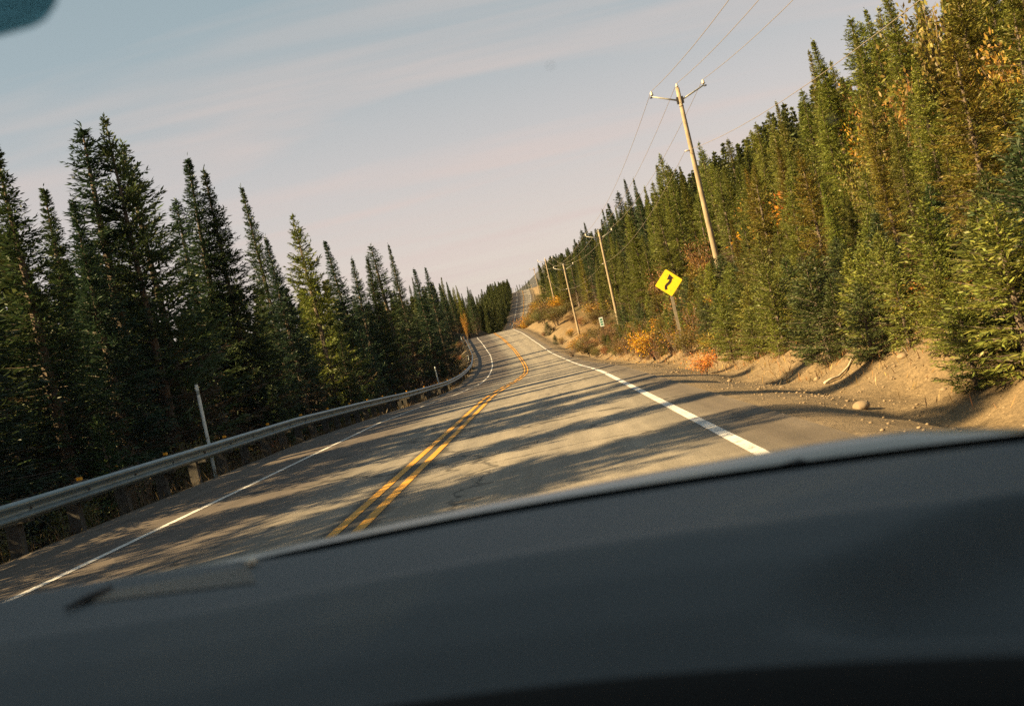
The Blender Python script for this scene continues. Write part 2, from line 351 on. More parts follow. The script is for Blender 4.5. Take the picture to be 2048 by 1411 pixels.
def zg(x, y):
    x = np.asarray(x, float); y = np.asarray(y, float)
    s = x - rx(y)
    pz = np.interp(s, PS, PZ); sm_ = lambda a, b, t: np.clip((t - a) / (b - a), 0, 1) ** 2 * (3 - 2 * np.clip((t - a) / (b - a), 0, 1))
    pz = pz * np.where(s > 0, 1 - .92 * sm_(560, 720, y), 1)
    z = rz(y) + pz + 6.5 * sm_(215, 290, y) * (1 - sm_(350, 440, y)) * sm_(5.5, 11, s) + 5.5 * sm_(204, 225, y) * (1 - sm_(300, 380, y)) * sm_(6.5, 10, -s)
    amp = np.clip((s - 4.6) / 1.5, 0, 1) * 0.30 + np.clip((-s - 6.6) / 2, 0, 1) * 0.4
    z = z + amp * (vnoise(x * .45, y * .45, 1) - .5) + amp * .45 * (vnoise(x * 1.5, y * 1.5, 2) - .5) + amp * .18 * (vnoise(x * 4.5, y * 4.5, 3) - .5)
    gl_ = np.clip((s - 5.9) / .8, 0, 1) * np.clip((10 - s) / 1.5, 0, 1)
    z = z - .26 * gl_ * np.clip(vnoise(y * .85 + .25 * x, x * .22, 31) - .42, 0, 1) - .10 * gl_ * np.clip(vnoise(y * 2.6 + .5 * x, x * .5, 32) - .45, 0, 1)
    return z
def sheet(name, ys, ss, m, zf, parent=None):
    Y, S = np.meshgrid(ys, ss, indexing='ij'); X = rx(Y) + S
    Z = zf(X, Y, S)
    v = np.stack([X, Y, Z], -1).reshape(-1, 3); ny, ns = len(ys), len(ss)
    i = np.arange((ny - 1)); j = np.arange(ns - 1); I, J = np.meshgrid(i, j, indexing='ij')
    a = (I * ns + J).ravel(); f = np.stack([a, a + 1, a + ns + 1, a + ns], -1)
    o = obj(name, v, f, m, parent, smooth=True)
    att = o.data.attributes.new('lateral', 'FLOAT', 'POINT'); att.data.foreach_set('value', S.ravel().astype(np.float32))
    return o
ys_g = np.concatenate([np.arange(-150, 4, 6), np.arange(4, 40, .3), np.arange(40, 90, .8), np.arange(90, 260, 1.6), np.arange(260, 700, 5), np.arange(700, 1400, 30), np.arange(1400, 3200, 200)])
ss_g = np.concatenate([[-2500, -1500, -800, -400, -200, -100, -60, -40, -28], np.arange(-20, -9, 1.0), np.arange(-9, -5.5, .3), [-4, -2, 0, 2, 3.6], np.arange(4.2, 12, .22), np.arange(12, 22, .8), [24, 27, 30, 36, 42, 50, 60, 75, 90, 120, 160, 200, 300, 450, 700, 1200, 2500]])
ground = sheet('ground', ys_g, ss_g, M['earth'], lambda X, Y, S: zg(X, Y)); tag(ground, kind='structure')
ys_r = np.concatenate([np.arange(-60, 4, 4), np.arange(4, 60, 1.0), np.arange(60, 260, 2.0), np.arange(260, 800, 6)])
EDGE_N = lambda Y: (vnoise(Y * .6, Y * 0 + 3, 5) - .5) * .16
def road_z(X, Y, S): return rz(Y) + 0.0 - 0.004 * np.abs(S)
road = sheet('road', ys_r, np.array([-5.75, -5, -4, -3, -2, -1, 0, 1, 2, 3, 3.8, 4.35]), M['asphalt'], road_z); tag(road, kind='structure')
tag(road, label='grey brown asphalt road striped with long tree shadows')
def line(name, s, w, m, y0, y1, lab):
    ys = ys_r[(ys_r >= y0) & (ys_r <= y1)]
    o = sheet(name, ys, np.array([s - w / 2, s + w / 2]), m, lambda X, Y, S: road_z(X, Y, S) + 0.005, road)
    o['label'] = lab
line('edge_line', 3.62, .118, M['line_white'], -60, 760, 'solid white edge line on the right')
line('edge_line', -3.50, .125, M['line_white'], -60, 760, 'solid white edge line on the left')
line('centre_line', -.125, .115, M['line_yellow'], -60, 760, 'left stripe of the double yellow line')
line('centre_line', .125, .115, M['line_yellow'], -60, 760, 'right stripe of the double yellow line')

# far hills
hx = np.linspace(-2600, 2600, 261); hy = np.linspace(2300, 3100, 9)
HX, HY = np.meshgrid(hx, hy, indexing='ij')
prof = 100 + 78 * np.exp(-((HX - 75) / 105) ** 2) + 60 * np.exp(-((HX - 420) / 260) ** 2) + 20 * np.exp(-((HX + 900) / 400) ** 2)
HZ = (prof + 10 * (vnoise(HX * .02, HY * .01, 8) - .5)) * np.sin(np.clip((HY - 2300) / 800, 0, 1) * math.pi) ** .5 * 1.0 + 30
hv = np.stack([HX, HY, HZ], -1).reshape(-1, 3); a = (np.arange(260)[:, None] * 9 + np.arange(8)[None]).ravel()
hills = obj('hills', hv, np.stack([a, a + 9, a + 10, a + 1], -1), M['hill'], smooth=True); tag(hills, kind='structure')

# ---------------------------------------------------------------- trees
def kites(base, d, side, L, W, fold=0.0):
    """thin leaf-shaped quads: base, two shoulders, tip"""
    L = np.asarray(L)[:, None]; W = np.asarray(W)[:, None]
    mid = base + d * L * .45
    v = np.stack([base, mid + side * W * .5, base + d * L, mid - side * W * .5], 1)
    return v.reshape(-1, 3)
def unit(a): return a / np.maximum(np.linalg.norm(a, axis=-1, keepdims=True), 1e-9)
def set_tint(o, nleaf, r, brown):
    t = np.ones((nleaf, 4), np.float32); t[:, 0] = r.random(nleaf); t[:, 1] = r.random(nleaf); t[:, 2] = brown
    at = o.data.attributes.new('tint', 'FLOAT_COLOR', 'FACE'); at.data.foreach_set('color', t.ravel())
def spruce_mesh(seed, H=10.0, rad=1.5, z0=0.6, power=.85, whorl=.24, nb=6, droop=-.25, top_up=.6, step=.066, kw=.035, kl=.145, gap=0.0, dead=0.25, club=0.0):
    """a conifer: whorls of branches, each branch a flat spray of needle tufts; returns (crown data, trunk MB)"""
    r = np.random.default_rng(seed); V = []; BR = []
    tm = MB(); lean = r.normal(0, .012, 2)
    tr = .0125 * H + .02
    zs = np.linspace(0, H * .985, 9)
    tm.tube([(lean[0] * z * z / H, lean[1] * z * z / H, z) for z in zs], [tr * (1 - z / H) ** .9 + .008 for z in zs], 7)
    z = z0; KL = kl
    while z < H - .08:
        f = (H - z) / (H - z0); kl = KL * (.55 + .45 * min(1, f / .28))                                    # 1 at the skirt, 0 at the tip
        Rz = rad * (f ** power) * (1 - .30 * max(0, (f - .8) / .2)) + .035
        if club: Rz += club * math.exp(-((f - .10) / .06) ** 2)
        nbr = max(3, int(round(nb * (.7 + .5 * r.random()))))
        a0 = r.random() * 6.283
        lopsided = r.random() * 6.283
        for b in range(nbr):
            if r.random() < gap: continue
            az = a0 + 6.283 * b / nbr + r.normal(0, .22)
            L = Rz * (.72 + .5 * r.random()) * (1 + .14 * math.cos(az - lopsided))
            el = top_up * (1 - f) ** 1.5 + droop * f + r.normal(0, .09)
            zb = z + r.normal(0, .05)
            n = max(3, int(L / step)); t = (np.arange(n) + r.random(n) * .6) / n
            t = t[t > .12] if L > .5 else t
            n = len(t)
            if n == 0: continue
            rr = L * t; sag = -.10 * L * t * (1 - t) * 2 + .10 * L * t ** 3
            ca, sa = math.cos(az), math.sin(az)
            px_ = lean[0] * zb * zb / H; py_ = lean[1] * zb * zb / H
            P = np.stack([px_ + ca * rr * math.cos(el), py_ + sa * rr * math.cos(el), zb + rr * math.sin(el) + sag], -1)
            out = np.array([ca * math.cos(el), sa * math.cos(el), math.sin(el)]); lat = np.array([-sa, ca, 0.0]); up = np.array([0, 0, 1.0])
            isdead = r.random() < dead * max(0, (f - .62) / .38) * 2
            if L > .45:
                e_ = P[-1]; tm.tube([(px_, py_, zb), tuple((np.array((px_, py_, zb)) + e_) / 2 + up * -.03 * L), tuple(e_)], [.011 + .006 * L, .008, .003], 3, cap=False)
            for sgn in (-1, 1):
                tl = (.30 * L * (1 - t) ** .7 + .10 + .05 * r.random(n)) * (0.9 + .3 * r.random(n))
                ang = .75 + r.normal(0, .18, n)
                D = unit(out[None] * np.cos(ang)[:, None] + sgn * lat[None] * np.sin(ang)[:, None] + up[None] * r.normal(-.10, .22, n)[:, None])
                for k in range(4):
                    fr = (k + .1) / 3.3
                    ok = tl > .09 + .09 * k
                    if isdead: ok = ok & (r.random(n) < .35)
                    if not ok.any(): continue
                    Bp = (P + D * (tl * fr)[:, None])[ok]; m_ = len(Bp)
                    D2 = unit(D[ok] + r.normal(0, .28, (m_, 3)))
                    sd = unit(np.cross(D2, up[None] + r.normal(0, .55, (m_, 3))))
                    V.append(kites(Bp, D2, sd, kl * (.75 + .5 * r.random(m_)), kw * (.7 + .6 * r.random(m_))))
                    BR.append(np.full(m_, 1.0 if isdead else 0.0) * .9)
            # tufts along the top of the branch
            m_ = n; D2 = unit(out[None] + r.normal(0, .35, (m_, 3)) + up[None] * .12)
            sd = unit(np.cross(D2, r.normal(0, 1, (m_, 3))))
            V.append(kites(P, D2, sd, kl * (.8 + .5 * r.random(m_)), kw * (.8 + .5 * r.random(m_)))); BR.append(np.full(m_, .9 if isdead else 0.0))
        z += whorl * (.45 + .75 * f) * (.75 + .5 * r.random())
    # leader
    m_ = 14; zt = H - .75 + .8 * r.random(m_); Bp = np.stack([np.full(m_, lean[0] * H), np.full(m_, lean[1] * H), zt], -1)
    D2 = unit(r.normal(0, .35, (m_, 3)) + np.array([0, 0, 1.0])); sd = unit(np.cross(D2, r.normal(0, 1, (m_, 3))))
    V.append(kites(Bp, D2, sd, np.full(m_, .15), np.full(m_, kw * .8))); BR.append(np.zeros(m_))
    return np.concatenate(V), np.concatenate(BR), tm
def crown_obj(name, V, BR, m, seed):
    n = len(V) // 4; f = np.arange(n * 4).reshape(n, 4)
    o = obj(name, V, f, m); set_tint(o, n, np.random.default_rng(seed + 99), BR)
    return o
PROTO = {}
META = []
HIDE = []
def proto(key, seed, **kw):
    V, BR, tm = spruce_mesh(seed, **kw)
    c = crown_obj('crown', V, BR, M['needle'], seed); t = tm.build('trunk', M['bark'])
    PROTO[key] = (c.data, t.data, kw.get('H', 10.0))
    for o in (c, t): bpy.data.objects.remove(o)
proto('fir0', 11, rad=1.45, power=1.02, whorl=.17, nb=8, droop=-.12, dead=.5)
proto('fir1', 12, rad=1.60, power=1.10, whorl=.17, nb=7, droop=-.22, gap=.04, dead=.4)
proto('fir2', 13, rad=1.20, power=.92, whorl=.16, nb=7, droop=-.20, z0=.7, dead=.6)
proto('fir3', 16, rad=1.75, power=1.05, whorl=.18, nb=8, droop=-.15, gap=.06, dead=.3)
proto('open0', 14, rad=1.95, power=.80, whorl=.30, nb=6, droop=.00, top_up=.7, gap=.16, dead=.5, kl=.19, kw=.046)
proto('open1', 15, rad=1.75, power=.74, whorl=.29, nb=6, droop=.00, top_up=.75, gap=.20, dead=.7, kl=.19, kw=.046)
proto('spire', 17, rad=.95, power=.75, whorl=.18, nb=6, droop=-.38, z0=1.2, gap=.10, dead=.9, club=.10)
proto('spire1', 18, rad=.85, power=.80, whorl=.18, nb=6, droop=-.42, z0=1.0, gap=.16, dead=.9, club=.14)
proto('bushy0', 21, H=3.0, rad=1.05, power=.72, whorl=.15, nb=6, droop=.10, top_up=.7, z0=.08, step=.06, kw=.032, kl=.12, dead=.05)
proto('bushy1', 22, H=3.0, rad=.85, power=.85, whorl=.14, nb=6, droop=.05, top_up=.8, z0=.08, step=.06, kw=.032, kl=.12, dead=.05)

def place(name, key, x, y, H, col, label, cat, group=None, wide=1.0, rot=None, lean=None):
    crown, trunk, H0 = PROTO[key]
    z = float(zg(x, y)) - .04
    e = empty(name, (x, y, z), random.random() * 6.283 if rot is None else rot)
    k = H / H0; e.scale = (k * wide, k * wide, k)
    tl = lean if lean is not None else (random.gauss(0, .018), random.gauss(0, .018))
    e.rotation_euler[0] = tl[0]; e.rotation_euler[1] = tl[1]
    c = bpy.data.objects.new('crown', crown); C.objects.link(c); c.parent = e; c.color = (*col, 1)
    if trunk:
        t = bpy.data.objects.new('trunk', trunk); C.objects.link(t); t.parent = e
    tag(e, label, cat, group)
    if label is None: META.append((e, x, y, H, col, key))
    return e
F = 1991.0
def tip_place(u, d, s, key, col, label, wide=1.0, group=None, name='spruce_tree'):
    """stand a tree s metres from the road's middle so that its tip lies on bearing u and rises d"""
    lo, hi = 5.0, 420.0
    ysv = np.linspace(lo, hi, 4000); err = (rx(ysv) + s) * F / ysv - u
    i = np.nonzero(np.sign(err[:-1]) != np.sign(err[1:]))[0]
    y = float(ysv[i[0]]) if len(i) else float(ysv[np.argmin(np.abs(err))])
    x = float(rx(y) + s); ztip = EYE - d * y / F; H = ztip - float(zg(x, y))
    place(name, key, x, y, H, col, label, 'tree', group, wide, lean=(0, 0))
    TAKEN.append((x, y))
    return x, y, H
TAKEN = []
def jit(c, a=.18):
    k = 1 + random.uniform(-a, a); return tuple(max(.004, v * k * (1 + random.uniform(-.06, .06))) for v in c)
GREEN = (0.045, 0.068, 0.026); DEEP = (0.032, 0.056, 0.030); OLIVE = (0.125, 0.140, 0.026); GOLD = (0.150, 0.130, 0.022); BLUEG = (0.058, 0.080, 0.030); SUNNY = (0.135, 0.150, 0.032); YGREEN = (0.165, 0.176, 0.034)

left_tips = [
 (-985, -640, -10.2, 'fir1', GREEN, 'tall dark fir cut by the left edge of the picture', 1.05),
 (-924, -542, -11.5, 'fir2', GREEN, 'slim fir with a thin pale tip, second from the left edge', .95),
 (-823, -639, -10.8, 'spire', DEEP, 'narrow club topped spruce left of the tallest broad spruce', 1.25),
 (-764, -640, -10.0, 'open0', BLUEG, 'tallest broad spruce with open upturned boughs on the left skyline', .78),
 (-732, -578, -11.2, 'open1', BLUEG, 'broad spruce leaning against the right flank of the tallest one', .95),
 (-861, -496, -9.6, 'fir0', DEEP, 'short dense fir below the club topped spruce', .95),
 (-638, -520, -11.0, 'fir2', DEEP, 'tall slim fir, left one of the close pair on the left skyline', .95),
 (-596, -494, -10.2, 'fir3', GREEN, 'pointed fir with a wide skirt, right one of the close pair', .92),
 (-669, -447, -12.5, 'spire1', DEEP, 'small spindly spruce at the left foot of the close pair', 1.2),
 (-518, -443, -10.6, 'fir1', GREEN, 'lone slender fir in the middle of the left skyline', .72),
 (-496, -335, -9.8, 'fir0', DEEP, 'short fir hugging the lone slender fir on its right', .85),
 (-433, -364, -10.4, 'open0', OLIVE, 'broad lacy spruce with sky showing through its sunlit boughs', .80),
 (-373, -302, -10.2, 'fir2', DEEP, 'dark slim fir just right of the lacy spruce', .9),
 (-346, -254, -10.6, 'fir3', DEEP, 'low blunt fir between the lacy spruce and the twin spires', .8),
 (-318, -250, -9.8, 'fir0', GREEN, 'low round shouldered fir left of the twin spires', .85),
 (-293, -271, -10.2, 'spire', GREEN, 'left of the twin thin spires near the bend', 1.2),
 (-263, -264, -9.6, 'fir1', GREEN, 'right of the twin thin spires near the bend, with ragged boughs', .65),
 (-225, -206, -9.4, 'fir2', DEEP, 'small pointed fir, left of the last two before the bend', .95),
 (-202, -203, -8.8, 'fir3', DEEP, 'round shouldered fir, last tall tree before the bend', .75),
 (-182, -165, -8.4, 'fir0', DEEP, 'low fir tapering down beside the far bend', .85)]
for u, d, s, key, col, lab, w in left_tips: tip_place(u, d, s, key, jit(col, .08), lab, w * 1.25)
LS = np.array(sorted([(t[0], t[1]) for t in left_tips]))
def crowd(x, y, dmin):
    return any((x - a) ** 2 + (y - b) ** 2 < dmin * dmin for a, b in TAKEN)
n_l = 0
for tries in range(3000):
    y = random.triangular(14, 200, 40); s = -random.triangular(9.0, 30, 10.5)
    x = float(rx(y)) + s
    if crowd(x, y, 1.6 if y < 60 else 2.2): continue
    g = float(zg(x, y)); u = x * F / y
    if u < -1300: continue
    cap = np.interp(max(u, -1060), LS[:, 0], LS[:, 1]) * random.uniform(.30, .74)
    H = min(random.uniform(5.5, 9.5), EYE - cap * y / F - g)
    if s < -14: H = min(H, random.uniform(6, 8.5))
    if H < 2.4: continue
    TAKEN.append((x, y)); n_l += 1
    if n_l > 104: break
    key = random.choice(['fir0', 'fir1', 'fir2', 'fir3', 'fir1', 'spire', 'open1'])
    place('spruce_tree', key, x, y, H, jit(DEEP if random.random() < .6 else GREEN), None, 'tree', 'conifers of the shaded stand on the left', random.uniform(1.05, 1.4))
# a few outside the picture added to streak the near road with shadow and shade the car
for x, y, H in ((-12.2, 19.5, 11.5), (-11.8, 15.0, 12.5), (-14.5, 16.8, 13.5), (-12.5, 10.2, 13.0), (-13.5, 6.0, 14.0), (-12.0, 1.8, 14.0), (-10.8, -.6, 14.5), (-12.4, -2.2, 15.0), (-10.6, -3.2, 14.5), (-12.6, -4.4, 15.0), (-11.0, -5.4, 14.5), (-13.5, -7.0, 15.5), (-11.2, -8.0, 14.5)):
    place('spruce_tree', random.choice(['fir1', 'fir3', 'open0']), x, y, H, jit(DEEP), 'conifer standing left of the car, outside the picture, added for its shadow', 'tree', 'conifers left of the car', 1.3)
# young firs close behind the rail
for (u, d, s, lab) in ((-215, -10, -7.9, 'small bright young fir beside the guardrail at the bend'), (-380, 0, -8.4, 'small young fir behind the middle of the guardrail'), (-560, -40, -9.0, 'young fir in deep shade behind the near white post'), (-905, -60, -8.8, 'young fir in deep shade left of the near white post')):
    tip_place(u, d, s, 'bushy1', jit(GREEN), lab, 1.0, name='young_fir')

# right hand hillside
right_tips = [
 (823, -560, 15.5, 'fir0', 'tall fir rising out of the top edge of the picture', .9), (727, -499, 16.5, 'spire', 'ragged spruce left of the one cut by the top edge', 1.3),
 (668, -470, 16.0, 'fir2', 'pointed spruce with a twin tip high on the right slope', 1.0), (644, -452, 17.0, 'fir1', 'slender spruce at the left brow of the high right slope', .8),
 (610, -380, 18.0, 'spire', 'thin spruce below the left brow of the right slope', 1.3), (558, -369, 17.5, 'fir0', 'pointed dark fir right of the small notch in the skyline', .75),
 (532, -350, 19.0, 'spire1', 'thin spire right beside the pointed dark fir', 1.2), (506, -335, 19.0, 'spire', 'small club topped spruce right of the nearest pole', 1.2),
 (467, -308, 19.0, 'fir2', 'short spruce a little right of the nearest pole', .9), (442, -315, 18.0, 'spire1', 'sharp thin spire just right of the nearest pole', 1.2),
 (388, -322, 16.0, 'open0', 'broad spruce half hidden behind the nearest pole', .75), (340, -285, 17.0, 'fir1', 'blunt spruce between the nearest pole and the tall skyline group', .8),
 (318, -295, 16.0, 'spire', 'thin spruce right of the tall skyline group', 1.2), (300, -318, 16.0, 'open1', 'tall spruce leading the group left of the nearest pole', .75), (288, -300, 15.5, 'fir2', 'spruce leaning on the left of the tall skyline group', .9),
 (258, -262, 16.0, 'fir1', 'short pointed spruce above the yellow road sign', .8), (240, -282, 16.0, 'fir3', 'bushy topped spruce, right of a close skyline pair', .6), (226, -285, 15.5, 'fir0', 'dark spruce, left of a close skyline pair', .7),
 (205, -262, 15.5, 'spire', 'thin spruce left of the close skyline pair', 1.2), (188, -246, 15.5, 'fir2', 'slim spruce above the second pole', .9), (168, -236, 15.0, 'fir1', 'pointed spruce right over the second pole top', .7),
 (128, -218, 15.0, 'fir0', 'spruce standing out above the second pole arm', .75), (116, -205, 15.0, 'spire', 'thin dark spruce left of the second pole top', 1.2), (98, -190, 15.0, 'fir2', 'slim spruce above the third pole', .9),
 (80, -176, 14.5, 'spire1', 'thin spruce left of the third pole top', 1.2), (64, -170, 14.0, 'fir2', 'small spruce in the gap between third and fourth pole', .9), (50, -165, 14.0, 'spire', 'last thin spruce before the fourth pole', 1.2), (38, -160, 14.0, 'fir0', 'far spruce beside the fourth pole', .75)]
for u, d, s, key, lab, w in right_tips:
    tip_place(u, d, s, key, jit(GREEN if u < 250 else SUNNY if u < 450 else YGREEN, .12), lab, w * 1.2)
RS = np.array(sorted([(t[0], t[1]) for t in right_tips] + [(1100, -640), (1400, -700), (0, -140)]))
n_r = 0
def right_fill(n, yr, sr, hr, dmin, capr=(.72, .97)):
    global n_r
    k = 0
    for tries in range(4000):
        y = random.triangular(*yr); s = random.triangular(*sr)
        x = float(rx(y)) + s; u = x * F / y
        if u > 1180: continue
        if crowd(x, y, dmin): continue
        if abs(x / y - 9.2 / 50) < .012 and y < 52 and s < 14: continue
        if abs(x / y - 5.04 / 38) < .03 and y < 39: continue
        g = float(zg(x, y)); cap = float(np.interp(u, RS[:, 0], RS[:, 1])) * random.uniform(*capr)
        H = min(random.uniform(*hr), EYE - cap * y / F - g)
        if H < 1.6: continue
        TAKEN.append((x, y)); n_r += 1; k += 1
        q = random.random(); warm = min(1, max(0, (u - 200) / 500))
        key = random.choice(['fir0', 'fir1', 'fir2', 'fir3', 'spire', 'open1', 'fir2', 'spire1'] if random.random() > warm * .8 else ['open0', 'open1', 'fir3', 'fir1', 'open0'])
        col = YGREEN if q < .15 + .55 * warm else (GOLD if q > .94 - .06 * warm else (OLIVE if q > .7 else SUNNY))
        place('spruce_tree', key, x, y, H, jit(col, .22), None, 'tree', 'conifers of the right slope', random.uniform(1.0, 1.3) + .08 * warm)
        if k >= n: return
right_fill(40, (14, 42, 24), (9.3, 13.5, 10.5), (2.4, 5.2), 1.2, (.4, .9))
right_fill(50, (26, 75, 45), (12, 30, 15), (6.5, 11.5), 1.6)
right_fill(48, (60, 150, 90), (11, 26, 13), (6.5, 12.5), 1.9)
right_fill(30, (140, 235, 160), (11, 26, 13), (7, 12), 2.2)
# stand on the far side of the dip, left of the road
n_c = 0
for tries in range(1500):
    y = random.uniform(216, 330); s = -random.triangular(7.6, 40, 9)
    x = float(rx(y)) + s
    if crowd(x, y, 2.6): continue
    TAKEN.append((x, y)); n_c += 1
    if n_c > 54: break
    place('spruce_tree', random.choice(['fir0', 'fir2', 'spire', 'fir1', 'fir2']), x, y, random.uniform(11.5, 15.0), jit(GREEN if random.random() < .7 else OLIVE), None, 'tree', 'conifers of the far stand beyond the dip', random.uniform(.75, .95))

# the masses behind: more distant conifers in one object, cheaper sprays; unseen ones beside the car added to shade rail and lane
def far_tree(seed):
    V, BR, tm = spruce_mesh(seed, H=11, rad=1.25, whorl=.80, nb=5, droop=-.35, step=.30, kw=.22, kl=.55, dead=.2, z0=.6)
    return V
FT = [far_tree(40 + i) for i in range(5)]
Vs, n_far = [], 0
pts = []
for tries in range(12000):
    q = random.random() if tries > 3700 else .6 if tries > 2400 else .7
    if q < .36: y = random.uniform(25, 330); s = random.uniform(26, 95)
    elif q < .52: y = random.uniform(225, 640); s = random.triangular(11.5, 80, 13)
    elif q < .66: y = random.uniform(320, 610); s = -random.triangular(6.6, 22, 7.2)
    elif q < .92: y = random.uniform(-4, 60) if tries <= 1500 else random.uniform(58, 205) if tries <= 2400 else random.uniform(18, 330); s = -random.triangular(10.6 if y < 18 else 11.5, 30, 13.0)
    else: y = random.uniform(640, 900); s = random.choice([random.uniform(-60, -12), random.uniform(15, 80)])
    x = float(rx(y)) + s; u = x * F / max(y, 4)
    if (abs(u) > 1300 and not (s < 0 and y < 30)) or crowd(x, y, 1.7 if (s < 0 and (y <= 120 or y > 320)) else 2.4): continue
    TAKEN.append((x, y)); H = random.uniform(8, 13)
    g = float(zg(x, y))
    if s > 0 and y < 300: H = min(H, EYE - float(np.interp(u, RS[:, 0], RS[:, 1])) * .97 * y / F - g)
    if s < 0 and y < 210: H = min(H, EYE - float(np.interp(max(u, -1060), LS[:, 0], LS[:, 1])) * (.80 if y < 60 else .95) * y / F - g, .62 * (-s - 5) + (7.0 if y < 26 else 5.0 if y < 48 else 7.0))
    if y >= 330 and s < 0: H = min(H, EYE + .071 * y - g if y < 600 else 7)
    if y >= 600: H = min(H, 7)
    elif y > 285 and s < 0: H *= random.uniform(.62, 1.02)
    if H < 3: continue
    a_ = random.random() * 6.283; k = H / 11; w_ = k * random.uniform(.8, 1.1); ca, sa = math.cos(a_), math.sin(a_)
    T = FT[random.randrange(5)]
    Vs.append(np.stack([(T[:, 0] * ca - T[:, 1] * sa) * w_ + x, (T[:, 0] * sa + T[:, 1] * ca) * w_ + y, T[:, 2] * k + g], -1)); n_far += 1
    if n_far >= 1800: break
V = np.concatenate(Vs); fo = crown_obj('distant_forest', V, (rng.random(len(V) // 4) < .05) * .7, M['needle'], 5)
fo.color = (0.070, 0.084, 0.026, 1); tag(fo, 'mass of more distant conifers filling the slopes behind', 'forest', kind='stuff')

# ---------------------------------------------------------------- broad-leaved shrubs
def shrub_mesh(seed, H=1.7, rad=.75, nst=16, leaves=1500, lw=.05):
    r = np.random.default_rng(seed); tm = MB(); B = []; D = []
    for i in range(nst):
        az = r.random() * 6.283; sp_ = rad * (.25 + .75 * r.random() ** .6); h = H * (.6 + .4 * r.random())
        p0 = np.array([.12 * math.cos(az), .12 * math.sin(az), 0]); p2 = np.array([sp_ * math.cos(az), sp_ * math.sin(az), h]); p1 = (p0 + p2) / 2 + np.array([0, 0, .15 * H]) - .12 * (p2 - p0) * [1, 1, 0]
        tm.tube([tuple(p0), tuple(p1), tuple(p2)], [.016, .011, .004], 4, cap=False)
        n = leaves // nst; t = .25 + .75 * r.random(n) ** .7; t = t[:, None]
        P = (1 - t) ** 2 * p0 + 2 * t * (1 - t) * p1 + t * t * p2
        off = r.normal(0, 1, (n, 3)) * np.array([.17, .17, .13]) * (.45 + .6 * t)
        B.append(P + off); D.append(unit(off + r.normal(0, .08, (n, 3))))
    B = np.concatenate(B); D = np.concatenate(D); n = len(B); B[:, 2] = np.maximum(B[:, 2], .03)
    sd = unit(np.cross(D, r.normal(0, 1, (n, 3))))
    return kites(B, D, sd, lw * 1.9 * (.6 + .8 * r.random(n)), lw * (.7 + .6 * r.random(n))), (r.random(n) < .12) * .7, tm
def sproto(key, seed, **kw):
    V, BR, tm = shrub_mesh(seed, **kw); c = crown_obj('leaves', V, BR, M['leaf'], seed); t = tm.build('stems', M['twig'])
    PROTO[key] = (c.data, t.data, kw.get('H', 1.7))
    for o in (c, t): bpy.data.objects.remove(o)
sproto('shrub0', 61); sproto('shrub1', 62, H=1.3, rad=.8, leaves=1300); sproto('shrub2', 63, H=2.3, rad=.8, nst=14, leaves=2000)
sproto('bare', 64, H=1.2, rad=.6, nst=30, leaves=500, lw=.035)
def shrub(key, x, y, H, col, label, group=None, wide=1.0):
    crown, trunk, H0 = PROTO[key]
    e = empty('shrub', (x, y, float(zg(x, y)) - .03), random.random() * 6.283); k = H / H0; e.scale = (k * wide, k * wide, k)
    c = bpy.data.objects.new('leaves', crown); C.objects.link(c); c.parent = e; c.color = (*col, 1)
    t = bpy.data.objects.new('stems', trunk); C.objects.link(t); t.parent = e
    tag(e, label, 'shrub', group)
    if label is None: META.append((e, x, y, H, col, key))
YEL = (0.50, 0.26, 0.018); ORG = (0.42, 0.17, 0.025); RUST = (0.24, 0.10, 0.035); OLV = (0.13, 0.115, 0.030); BRN = (0.17, 0.105, 0.045)
shrub('shrub2', 10.9, 47, 3.0, (0.62, 0.32, 0.015), 'bright yellow shrub right of the foot of the nearest pole', wide=1.2)
shrub('shrub2', 12.2, 46, 3.2, (0.56, 0.27, 0.02), 'golden shrub beside the bright yellow one, farther from the pole', wide=1.1)
shrub('shrub1', 13.8, 47, 3.0, ORG, 'rusty orange shrub at the right end of the golden shrubs')
shrub('shrub2', 9.3, 57, 3.4, (0.30, 0.16, 0.03), 'thin orange shrub left of the foot of the nearest pole', wide=.5)
shrub('shrub0', 4.85, 35.6, 1.0, (0.15, 0.12, 0.03), 'olive shrub hiding the foot of the yellow sign', wide=1.3)
shrub('shrub1', 5.5, 36.4, .9, (0.24, 0.13, 0.03), 'brownish shrub right of the foot of the yellow sign', wide=1.3)
shrub('shrub1', 3.75, 25.5, .55, (0.55, 0.22, 0.03), 'small glowing orange shrub at the edge of the sandy bank', wide=1.2)
shrub('shrub0', 5.75, 12.9, .62, (0.36, 0.19, 0.03), 'orange brown shrub on the bank at the right edge', wide=1.4)
shrub('shrub1', 5.9, 14.2, .6, (0.38, 0.15, 0.03), 'rust red shrub on the bank near the right edge', wide=1.3)
shrub('shrub2', -16.4, 214, 6.4, (0.36, 0.19, 0.02), 'tall orange yellow birch sapling below the far stand', wide=.30)
